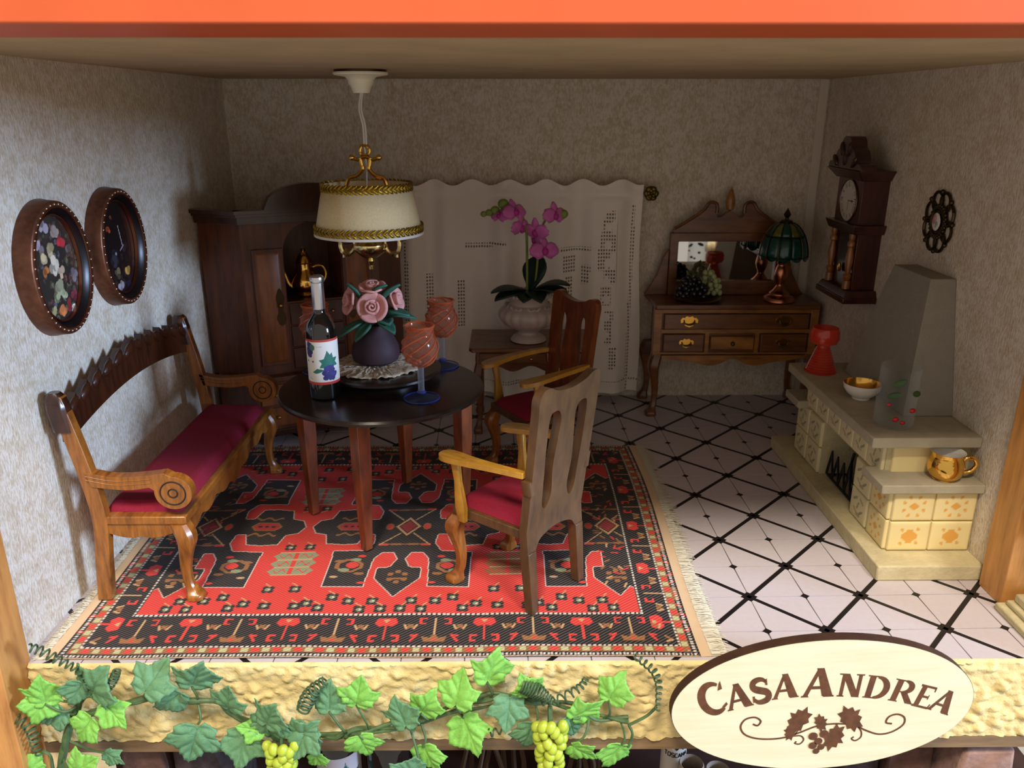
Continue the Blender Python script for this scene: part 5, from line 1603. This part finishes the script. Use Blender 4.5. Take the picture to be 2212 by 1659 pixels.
PLAIN =  [[(0.603, -0.132), (0.565, -0.177), (0.498, -0.22)], [(0.495, -0.22), (0.513, -0.27), (0.497, -0.334)], [(-1.901, -0.336), (-1.874, -0.36), (-1.874, -0.427)]]
BUNCH =  [(-0.91, -0.278), (-0.929, -0.486), (0.173, -0.175), (0.178, -0.468)]

YV = 2.66
def vine_leaf_mesh(name, mat, seed):
    """lobed vine leaf in the xz plane, base at the origin, tip at z = 1, with sunken veins"""
    rs = random.Random(seed)
    base = [(0, .05), (-.08, -.05), (-.24, -.06), (-.40, .06), (-.40, .20), (-.52, .36), (-.58, .54), (-.42, .58), (-.30, .64), (-.22, .78), (-.10, .92), (0, 1.04), (.10, .92), (.20, .78), (.32, .66), (.44, .60), (.58, .52), (.50, .34), (.40, .20), (.42, .06), (.24, -.06), (.08, -.05), (0, .05)]
    base = [(x + rs.uniform(-.03, .03) * (0 < i < 22), z + rs.uniform(-.03, .03) * (0 < i < 22)) for i, (x, z) in enumerate(base)]
    pts = spline(base, 4)[:-1]
    n = len(pts)
    out = []
    for i, (x, z) in enumerate(pts):
        k = 1 + (.035 if i % 4 == 0 else -.012)
        out.append((x * k, .3 + (z - .3) * k))
    veins = [((0, .05), (0, 1.0)), ((0, .08), (-.54, .52)), ((0, .08), (.54, .52)), ((0, .06), (-.36, .04)), ((0, .06), (.36, .04)), ((0, .40), (-.25, .68)), ((0, .40), (.25, .68)), ((-.22, .26), (-.46, .28)), ((.22, .26), (.46, .28)), ((0, .62), (-.12, .82)), ((0, .62), (.12, .82)), ((-.28, .30), (-.36, .54)), ((.28, .30), (.36, .54))]
    def yy(x, z):
        r2 = x * x + (z - .34) ** 2
        d = 9
        for (ax, az), (bx, bz) in veins:
            dx, dz = bx - ax, bz - az
            t = max(0, min(1, ((x - ax) * dx + (z - az) * dz) / (dx * dx + dz * dz)))
            d = min(d, math.hypot(x - ax - t * dx, z - az - t * dz))
        puff = min(d, .10) / .10
        return .16 * r2 - .055 * puff ** .7 + .05 * x * (z - .3) + .03 * math.sin(z * 5 + seed * 2) + .025 * math.sin(x * 7 + seed)
    ks = [.12, .25, .38, .5, .62, .74, .86, 1.0]
    cx, cz = 0, .25
    vs = [(cx, yy(cx, cz), cz)]
    for k in ks:
        for x, z in out:
            X, Z = cx + (x - cx) * k, cz + (z - cz) * k
            vs.append((X, yy(X, Z), Z))
    fs = []
    for i in range(n):
        j = (i + 1) % n
        fs.append((0, 1 + i, 1 + j))
        for q in range(len(ks) - 1):
            fs.append((1 + q * n + i, 1 + (q + 1) * n + i, 1 + (q + 1) * n + j, 1 + q * n + j))
    return G().add(vs, fs)
def make_vine():
    t = thing('grape_vine', 'green clay grape vine with lobed leaves and tendrils along the plastered ledge', 'vine', (0, YV, 0))
    protos = {}
    for k, mat in ((1, 'leaf_light'), (0, 'leaf_dark')):
        for sd in range(3):
            g = vine_leaf_mesh('leaf', mat, sd)
            protos[k, sd] = g
    meshes = {}
    stem_pts = [p for s in STEMS for p in spline(s, 4)]
    rs = random.Random(21)
    for i, (bx, bz, tx, tz, k) in enumerate(LEAVES):
        L = math.hypot(tx - bx, tz - bz) * 1.0
        a = math.atan2(tx - bx, tz - bz)
        M = tr(bx, rs.uniform(-.035, .01), bz) @ Matrix.Rotation(a, 4, 'Y') @ rotz(R(rs.uniform(-22, 22))) @ Matrix.Rotation(R(rs.uniform(-18, 22)), 4, 'X') @ Matrix.Scale(L, 4)
        key = (k, i % 3)
        if key not in meshes:
            o = protos[key].build('leaf', 'leaf_light' if k else 'leaf_dark', t, smooth=55)
            sf = o.modifiers.new('thick', 'SOLIDIFY'); sf.thickness = .025
            meshes[key] = o
        else:
            o = meshes[key].copy(); col.objects.link(o)
        o.matrix_local = M
        # petiole to the nearest stem point
        q = min(stem_pts, key=lambda p: (p[0] - bx) ** 2 + (p[1] - bz) ** 2)
        y0 = M.translation.y
        if math.hypot(q[0] - bx, q[1] - bz) > .015:
            mid = ((q[0] + bx) / 2 + .015, y0 + .005, (q[1] + bz) / 2 - .012)
            G().tube(spline([(q[0], .03, q[1]), mid, (bx, y0, bz)], 6), .0052, 6).build('petiole', 'stem_green', t)
    for i, s in enumerate(STEMS):
        pts = spline(s, 6)
        r = (.020, .017, .010, .011)[i]
        for w in range(2 if i < 2 else 1):
            pp = [(x + .006 * math.sin(j * .5 + w * 3), .03 + .010 * math.cos(j * .5 + w * 3), z + .007 * math.sin(j * .45 + w * 3.1)) for j, (x, z) in enumerate(pts)]
            G().tube(pp, [r * (.75 + .12 * math.sin(j * .7)) * (1 - .35 * j / len(pp)) for j in range(len(pp))], 8).build('stem', 'stem_green', t)
    for pts, n, r in TENDRILS:
        P = spline(pts, 10); m = len(P)
        out = []
        steps = n * 12
        for j in range(steps + 1):
            u = j / steps * (m - 1); i0 = min(int(u), m - 2); f_ = u - i0
            x = P[i0][0] * (1 - f_) + P[i0 + 1][0] * f_; z = P[i0][1] * (1 - f_) + P[i0 + 1][1] * f_
            dx, dz = P[i0 + 1][0] - P[i0][0], P[i0 + 1][1] - P[i0][1]
            l = math.hypot(dx, dz) or 1
            a = 2 * PI * j / 12; rr = r * (.6 + .4 * math.sin(PI * min(1, j / steps + .15)))
            out.append((x - dz / l * rr * math.cos(a), -.02 + rr * math.sin(a), z + dx / l * rr * math.cos(a)))
        G().tube(out, .0042, 5).build('tendril', 'tendril_green', t)
    for pts in PLAIN:
        G().tube([(x, .0, z) for x, z in spline(pts, 5)], .006, 6).build('petiole', 'stem_green', t)
    for bi in range(2):
        (x0, z0), (x1, z1) = BUNCH[2 * bi], BUNCH[2 * bi + 1]
        rs2 = random.Random(5 + bi); pts = []
        tries = 0
        while len(pts) < 42 and tries < 8000:
            tries += 1
            v = rs2.random(); w = .046 * (1 - .6 * v) + .012
            a = rs2.uniform(0, 2 * PI)
            p = (x0 + (x1 - x0) * v + w * math.cos(a), -.03 - .035 * abs(math.sin(a)) * (1 - .3 * v), z0 + (z1 - z0) * v)
            if all((p[0] - q[0]) ** 2 + (p[1] - q[1]) ** 2 + (p[2] - q[2]) ** 2 > .031 ** 2 for q in pts): pts.append(p)
        b = G().tube([(x0, .0, z0 + .05), (x0, -.03, z0), (x1, -.03, z1)], .010, 6).build('grape_cluster', 'stem_green', t)
        proto = None
        for p in pts:
            if proto is None: proto = G().ell((0, 0, 0), (.0215, .0215, .027), 14, 9).build('grape', 'grape_yellow', b); o = proto
            else: o = dup_part(proto, b)
            o.location = p; o.rotation_euler = (rs2.uniform(-.5, .5), rs2.uniform(-.6, .6), 0)
make_vine()

# ------------------------------------------------------------------ the oval name sign
def make_sign():
    cx, cz = 1.2535, -.098
    t = thing('name_sign', 'oval pale wooden sign lettered CASA ANDREA fixed to the ledge', 'sign', (cx, 2.62, cz))
    t.rotation_euler = (0, R(-3.4), 0)
    ov = oval(0, 0, .600, .312, 96)
    G().prism(ov, 'xz', .0, .045).build('board', 'sign_edge', t, smooth=50)
    G().prism(oval(0, 0, .598, .310, 96), 'xz', -.0015, .0).build('face', 'sign_face_wood', t, smooth=0)
    def arc(cx, cy, rx, ry, a0, a1, w0, w1, n=20):
        """ribbon along an arc, width from w0 to w1 (callable allowed)"""
        o, i_ = [], []
        for k in range(n + 1):
            s = k / n; a = R(a0 + (a1 - a0) * s); w = w0(s) if callable(w0) else w0 + (w1 - w0) * s
            c, sn = math.cos(a), math.sin(a)
            o.append((cx + (rx + w / 2) * c, cy + (ry + w / 2) * sn)); i_.append((cx + (rx - w / 2) * c, cy + (ry - w / 2) * sn))
        return [(o[k], o[k + 1], i_[k + 1], i_[k]) for k in range(n)]
    def serif(x, w, y=0, h=.06): return [((x - w / 2, y), (x + w / 2, y), (x + w / 2 - .02, y + h), (x - w / 2 + .02, y + h))]
    def glyph(c):
        P = []
        if c == 'A':
            P += [((.02, .03), (.17, .03), (.54, 1), (.42, 1)), ((.60, .03), (.93, .03), (.60, 1.02), (.38, 1.02)), ((.20, .28), (.74, .28), (.70, .39), (.25, .39))]
            P += serif(.09, .24) + serif(.80, .34)
        elif c == 'C':
            P += arc(.55, .5, .40, .46, 55, 305, lambda s: .10 + .17 * math.sin(PI * s), 0, 30)
            P += [((.74, .70), (.90, .72), (.92, .98), (.84, .90)), ((.76, .10), (.92, .20), (.90, .28), (.72, .17))]
        elif c == 'S':
            pts = spline([(.80, .80), (.66, .93), (.45, .96), (.24, .88), (.18, .72), (.28, .59), (.50, .50), (.74, .40), (.82, .25), (.72, .09), (.48, .03), (.28, .06), (.14, .20)], 4)
            n = len(pts); L, Rr = [], []
            for i in range(n):
                a, b = pts[max(0, i - 1)], pts[min(n - 1, i + 1)]
                dx, dy = b[0] - a[0], b[1] - a[1]; l = math.hypot(dx, dy) or 1
                w = .055 + .095 * math.sin(PI * i / (n - 1)) ** .8
                L.append((pts[i][0] - dy / l * w, pts[i][1] + dx / l * w)); Rr.append((pts[i][0] + dy / l * w, pts[i][1] - dx / l * w))
            P += [(L[i], L[i + 1], Rr[i + 1], Rr[i]) for i in range(n - 1)]
            P += [((.74, .70), (.84, .68), (.86, .96), (.78, .92)), ((.08, .04), (.16, .10), (.20, .32), (.10, .32))]
        elif c == 'N':
            P += [((.14, .0), (.28, .0), (.28, .95), (.14, .95)), ((.74, .0), (.88, .0), (.88, 1), (.74, 1)), ((.12, 1), (.40, 1), (.90, 0), (.62, 0))]
            P += serif(.20, .28) + [((.04, .94), (.30, .94), (.30, 1), (.02, 1)), ((.66, .94), (.94, .94), (.96, 1), (.64, 1))]
        elif c == 'D':
            P += [((.13, 0), (.37, 0), (.37, 1), (.13, 1)), ((.05, 0), (.48, 0), (.48, .06), (.07, .06)), ((.05, 1), (.48, 1), (.48, .94), (.07, .94))]
            P += arc(.44, .5, .42, .45, -90, 90, lambda s: .10 + .15 * math.sin(PI * s), 0, 22)
        elif c == 'R':
            P += [((.12, 0), (.35, 0), (.35, 1), (.12, 1)), ((.04, .94), (.46, .94), (.46, 1), (.02, 1)), ((.30, .44), (.50, .44), (.50, .50), (.30, .50)), ((.38, .46), (.62, .50), (1.02, .0), (.72, .0))]
            P += serif(.23, .36) + arc(.44, .72, .28, .25, -90, 90, lambda s: .09 + .14 * math.sin(PI * s), 0, 18)
        elif c == 'E':
            P += [((.13, 0), (.37, 0), (.37, 1), (.13, 1)), ((.05, 0), (.84, 0), (.84, .10), (.07, .10)), ((.05, 1), (.80, 1), (.80, .90), (.07, .90)), ((.30, .45), (.64, .45), (.64, .55), (.30, .55)), ((.76, 0), (.84, 0), (.90, .24), (.84, .24)), ((.72, 1), (.80, 1), (.82, .78), (.76, .78)), ((.60, .40), (.65, .40), (.65, .61), (.60, .61))]
        return P
    rot0 = R(3.4)
    def to_local(x, z):
        dx, dz = x - cx, z - cz
        return (dx * math.cos(rot0) + dz * math.sin(rot0), -dx * math.sin(rot0) + dz * math.cos(rot0))
    for ch, x, z, w, h, r in (('C', .783, -.150, .120, .152, 20), ('A', .882, -.120, .108, .120, 17), ('S', .972, -.087, .088, .116, 14), ('A', 1.052, -.066, .108, .116, 8), ('A', 1.166, -.055, .132, .135, 2), ('N', 1.296, -.050, .108, .110, -3), ('D', 1.400, -.055, .106, .108, -7), ('R', 1.504, -.068, .108, .106, -13), ('E', 1.602, -.095, .088, .108, -16), ('A', 1.672, -.113, .100, .108, -20)):
        g = G(); qn = 0; lx, lz = to_local(x, z); a = R(r) - rot0
        for q in glyph(ch):
            vs = []
            for px, pz in q:
                u, v = px * w, pz * h
                vs.append((lx + u * math.cos(a) - v * math.sin(a), lz + u * math.sin(a) + v * math.cos(a)))
            n = len(vs)
            qn += 1
            g.add([(x_, -.0018 - .00003 * qn, z_) for x_, z_ in vs], [tuple(range(n))])
        g.build('letter', 'sign_burn', t, smooth=0)
    # burnt vine emblem
    def ribbon(pts, w, name='emblem_stem'):
        pp = [to_local(*p) for p in spline(pts, 8)]
        g = G(); n = len(pp); vs = []
        for i in range(n):
            a, b = pp[max(0, i - 1)], pp[min(n - 1, i + 1)]
            dx, dz = b[0] - a[0], b[1] - a[1]; l = math.hypot(dx, dz) or 1
            vs += [(pp[i][0] - dz / l * w / 2, -.0022, pp[i][1] + dx / l * w / 2), (pp[i][0] + dz / l * w / 2, -.0022, pp[i][1] - dx / l * w / 2)]
        g.add(vs, [(2 * i, 2 * i + 1, 2 * i + 3, 2 * i + 2) for i in range(n - 1)]).build(name, 'sign_burn', t, smooth=0)
    ribbon([(.985, -.183), (1.005, -.190), (1.015, -.168), (.99, -.150), (.953, -.160), (.937, -.195), (.955, -.232), (1.0, -.253), (1.06, -.258), (1.12, -.250), (1.18, -.225), (1.244, -.194), (1.303, -.184), (1.36, -.185), (1.405, -.194), (1.44, -.215), (1.498, -.236), (1.55, -.225), (1.590, -.19), (1.590, -.155), (1.56, -.138), (1.528, -.150), (1.520, -.178), (1.545, -.185)], .0085)
    ribbon([(1.155, -.243), (1.185, -.243), (1.198, -.262), (1.185, -.283), (1.165, -.280), (1.17, -.270)], .007)
    ribbon([(1.405, -.194), (1.425, -.22), (1.428, -.25), (1.408, -.268), (1.392, -.258), (1.40, -.248)], .007)
    ribbon([(1.16, -.235), (1.175, -.20), (1.15, -.165)], .005); ribbon([(1.36, -.185), (1.385, -.160), (1.40, -.14)], .005); ribbon([(1.255, -.19), (1.26, -.21), (1.27, -.22)], .005)
    dk = .0006
    lob = [(0, -.05), (-.3, -.2), (-.42, -.02), (-.75, -.02), (-.62, .25), (-.85, .5), (-.5, .55), (-.4, .8), (-.15, .72), (0, 1), (.15, .72), (.4, .8), (.5, .55), (.85, .5), (.62, .25), (.75, -.02), (.42, -.02), (.3, -.2)]
    for x, z, s, r in ((1.185, -.185, .090, 50), (1.155, -.225, .055, 78), (1.36, -.178, .090, -42), (1.30, -.238, .085, -118), (1.245, -.185, .055, -60)):
        a = R(r) - rot0; lx, lz = to_local(x, z); dk += .0003
        G().prism([(lx + s * (p * math.cos(a) - q * math.sin(a)) * .8, lz + s * (p * math.sin(a) + q * math.cos(a))) for p, q in lob], 'xz', -.0018 - dk, -.0016 - dk).build('emblem_leaf', 'sign_burn', t, smooth=0)
    for x, z, r in ((1.234, -.243, .019), (1.277, -.232, .019), (1.258, -.268, .017), (1.238, -.290, .017), (1.272, -.297, .015), (1.255, -.318, .014)):
        lx, lz = to_local(x, z)
        G().prism(oval(lx, lz, r, r, 20), 'xz', -.0042, -.004).build('emblem_grape', 'sign_burn', t, smooth=0)
make_sign()

# ------------------------------------------------------------------ right side: stone column base and urn
t = thing('stone_pedestal', 'pale moulded stone pedestal base beside the right wooden post', 'pedestal', (2.55, 2.95, 0))
for i, (h0, h1, s) in enumerate(((0, .035, .335), (.035, .06, .30), (.06, .10, .275), (.10, .14, .24))):
    G().box(-s, s, -s * .55 - .0, s * .55, h0, h1).build('moulding', 'stone_cream', t, bevel=.008)
t = thing('stone_finial', 'speckled cream stone finial standing on the pedestal by right post', 'ornament', (2.27 + .14, 2.98, .142))
G().lathe(spline([(.02, 0), (.10, 0), (.11, .03), (.06, .07), (.05, .16), (.10, .25), (.155, .31), (.16, .34), (.10, .40), (.09, .44), (.19, .50), (.215, .545), (.20, .60), (.12, .65), (.03, .68)], 3), 32).build('turned_body', 'spotted_stone', t)

# ------------------------------------------------------------------ storey below: things seen under the board
def block(name, label, pts, y0, y1, mat, cat='stone', group=None):
    o = G().prism(pts, 'xz', y0, y1).build(name, mat, None, bevel=.02, seg=3)
    tag(o, label, cat, group)
    return o
block('stone_block', 'brown stone block of the lower left pillar under the ledge', [(-1.72, -1.5), (-1.52, -1.5), (-1.51, -.60), (-1.53, -.47), (-1.70, -.46)], 2.84, 3.1, 'rock_brown')
block('stone_block', 'dark purple grained stone block beside the brown lower pillar', [(-1.49, -1.5), (-1.20, -1.5), (-1.22, -.75), (-1.30, -.47), (-1.48, -.46)], 2.86, 3.15, 'rock_dark')
block('stone_block', 'pinkish stone block at the top of the lower right pillar', [(1.96, -.80), (2.0, -.50), (2.22, -.49), (2.24, -.70), (2.16, -.80), (2.05, -.83)], 2.80, 3.1, 'rock_pink')
block('stone_block', 'pinkish stone block below the top block of the lower right pillar', [(1.98, -1.3), (1.97, -.85), (2.05, -.85), (2.20, -.82), (2.25, -1.3)], 2.80, 3.1, 'rock_pink')
block('stone_block', 'olive brown stone block behind the sign at the lower right', [(1.72, -1.3), (1.74, -.60), (1.82, -.50), (1.94, -.48), (1.96, -1.3)], 2.92, 3.15, 'rock_brown')
block('stone_block', 'dark arch stone behind the sign at the lower right', [(1.45, -1.2), (1.50, -.80), (1.60, -.62), (1.72, -.50), (1.72, -1.2)], 2.95, 3.15, 'rock_dark')
t = thing('wine_bottle', 'dark bottle with leaf printed label on the lower storey under the vine', 'bottle', (-.80, 3.08, -1.15))
G().lathe([(.02, 0), (.10, 0), (.105, .02), (.105, .46), (.09, .52), (.04, .58), (.035, .70), (.02, .70)], 32).build('glass_body', 'bottle_glass', t)
cv = Canvas(60, 60, -.16, .16, .12, .46, 'b8b0b4')
cv.poly([(.0, .25), (-.03, .36), (.03, .34), (.05, .43), (.08, .35), (.13, .37), (.10, .26)], '2a5a50'); cv.disc(.05, .21, .05, '2a2a5c'); cv.disc(-.08, .30, .03, '8a5a4c')
cv.mesh('label', 'print_matte', lambda x, y: (.1062 * np.sin(x / .1062), -.1062 * np.cos(x / .1062), y), t)
t = thing('wine_bottle', 'plain black green bottle on the lower storey next to labelled bottle', 'bottle', (-.56, 3.10, -1.15))
G().lathe([(.02, 0), (.11, 0), (.115, .02), (.115, .46), (.10, .52), (.045, .58), (.04, .70), (.02, .70)], 32).build('glass_body', 'bottle_glass', t)
t = thing('bottle_jar', 'white jar with printed TOSCANA label on the lower storey beside sign', 'jar', (.80, 3.10, -1.0))
G().lathe([(.02, 0), (.055, 0), (.06, .02), (.06, .42), (.05, .45), (.02, .45)], 28).build('jar_body', 'label_white', t)
o = G().prism([(-.03, .325), (.0, .288), (.012, .305), (.03, .297), (.035, .325)], 'xz', -.0625, -.061).build('printed_mark', 'clock_ink', t, smooth=0)
def mini_text(s, parent, x0, z0, h, w):
    L = {'T': [((0, 1), (1, 1)), ((.5, 1), (.5, 0))], 'O': [((0, 0), (1, 0)), ((1, 0), (1, 1)), ((1, 1), (0, 1)), ((0, 1), (0, 0))], 'S': [((1, 1), (0, 1)), ((0, 1), (0, .5)), ((0, .5), (1, .5)), ((1, .5), (1, 0)), ((1, 0), (0, 0))], 'C': [((1, 1), (0, 1)), ((0, 1), (0, 0)), ((0, 0), (1, 0))], 'A': [((0, 0), (.5, 1)), ((.5, 1), (1, 0)), ((.2, .4), (.8, .4))], 'N': [((0, 0), (0, 1)), ((0, 1), (1, 0)), ((1, 0), (1, 1))]}
    g = G(); n = len(s)
    for i, ch in enumerate(s):
        for a, b in L[ch]:
            pts = []
            for p in (a, b):
                u = x0 + (i + p[0] * .7) * w; r = .0612
                pts.append((r * math.sin(u / r), -r * math.cos(u / r), z0 + p[1] * h - .006 * math.cos((i - n / 2) * .4)))
            g.tube(pts, .0022, 4)
    g.build('lettering', 'clock_ink', parent, smooth=0)
mini_text('TOSCANA', t, -.058, .255, .022, .017)
for (x, y, z, lab) in ((.850, 2.955, -1.150, 'hollow clay tube standing in front of the white jar'), (.975, 2.95, -1.185, 'hollow clay tube standing lower beside the other tube')):
    tt = thing('clay_tube', lab, 'tube', (x, y, z))
    G().lathe([(.03, 0), (.058, 0), (.058, .44), (.053, .45), (.046, .44), (.046, .10), (.002, .10)], 28).build('tube_wall', 'clay_tube', tt)
    G().lathe([(.002, .30), (.046, .30), (.046, .31), (.002, .312)], 24).build('tube_floor', 'clay_tube', tt)
rs = random.Random(17)
for i in range(16):
    x = -.25 + i * .05; y = 3.3 + rs.uniform(-.1, .2)
    G_ = G().tube([(x, y, -1.5), (x + rs.uniform(-.03, .03), y, -1.1), (x + rs.uniform(-.1, .1), y, -.72 + rs.uniform(-.08, .08))], [.018, .015, .008], 6)
    o = G_.build('twig', 'twig', None)
    tag(o, 'dim brown dry twig standing upright on the dark lower storey', 'twig', 'dry twigs on the lower storey')
# coiled tendril in front of the lower right opening
tt = thing('vine_tendril', 'green coiled wire tendril hanging by the lower right pillar', 'vine', (2.18, 2.70, -.62))
out = []
for j in range(121):
    u = j / 120; a = 2 * PI * u * 8
    out.append((.02 + u * .20 + .006 * math.cos(a), .02 * math.sin(a), .0 + u * .20 + .024 * math.cos(a)))
G().tube([(-.05, 0, -.03)] + out, .0055, 6).build('coil', 'leaf_dark', tt)
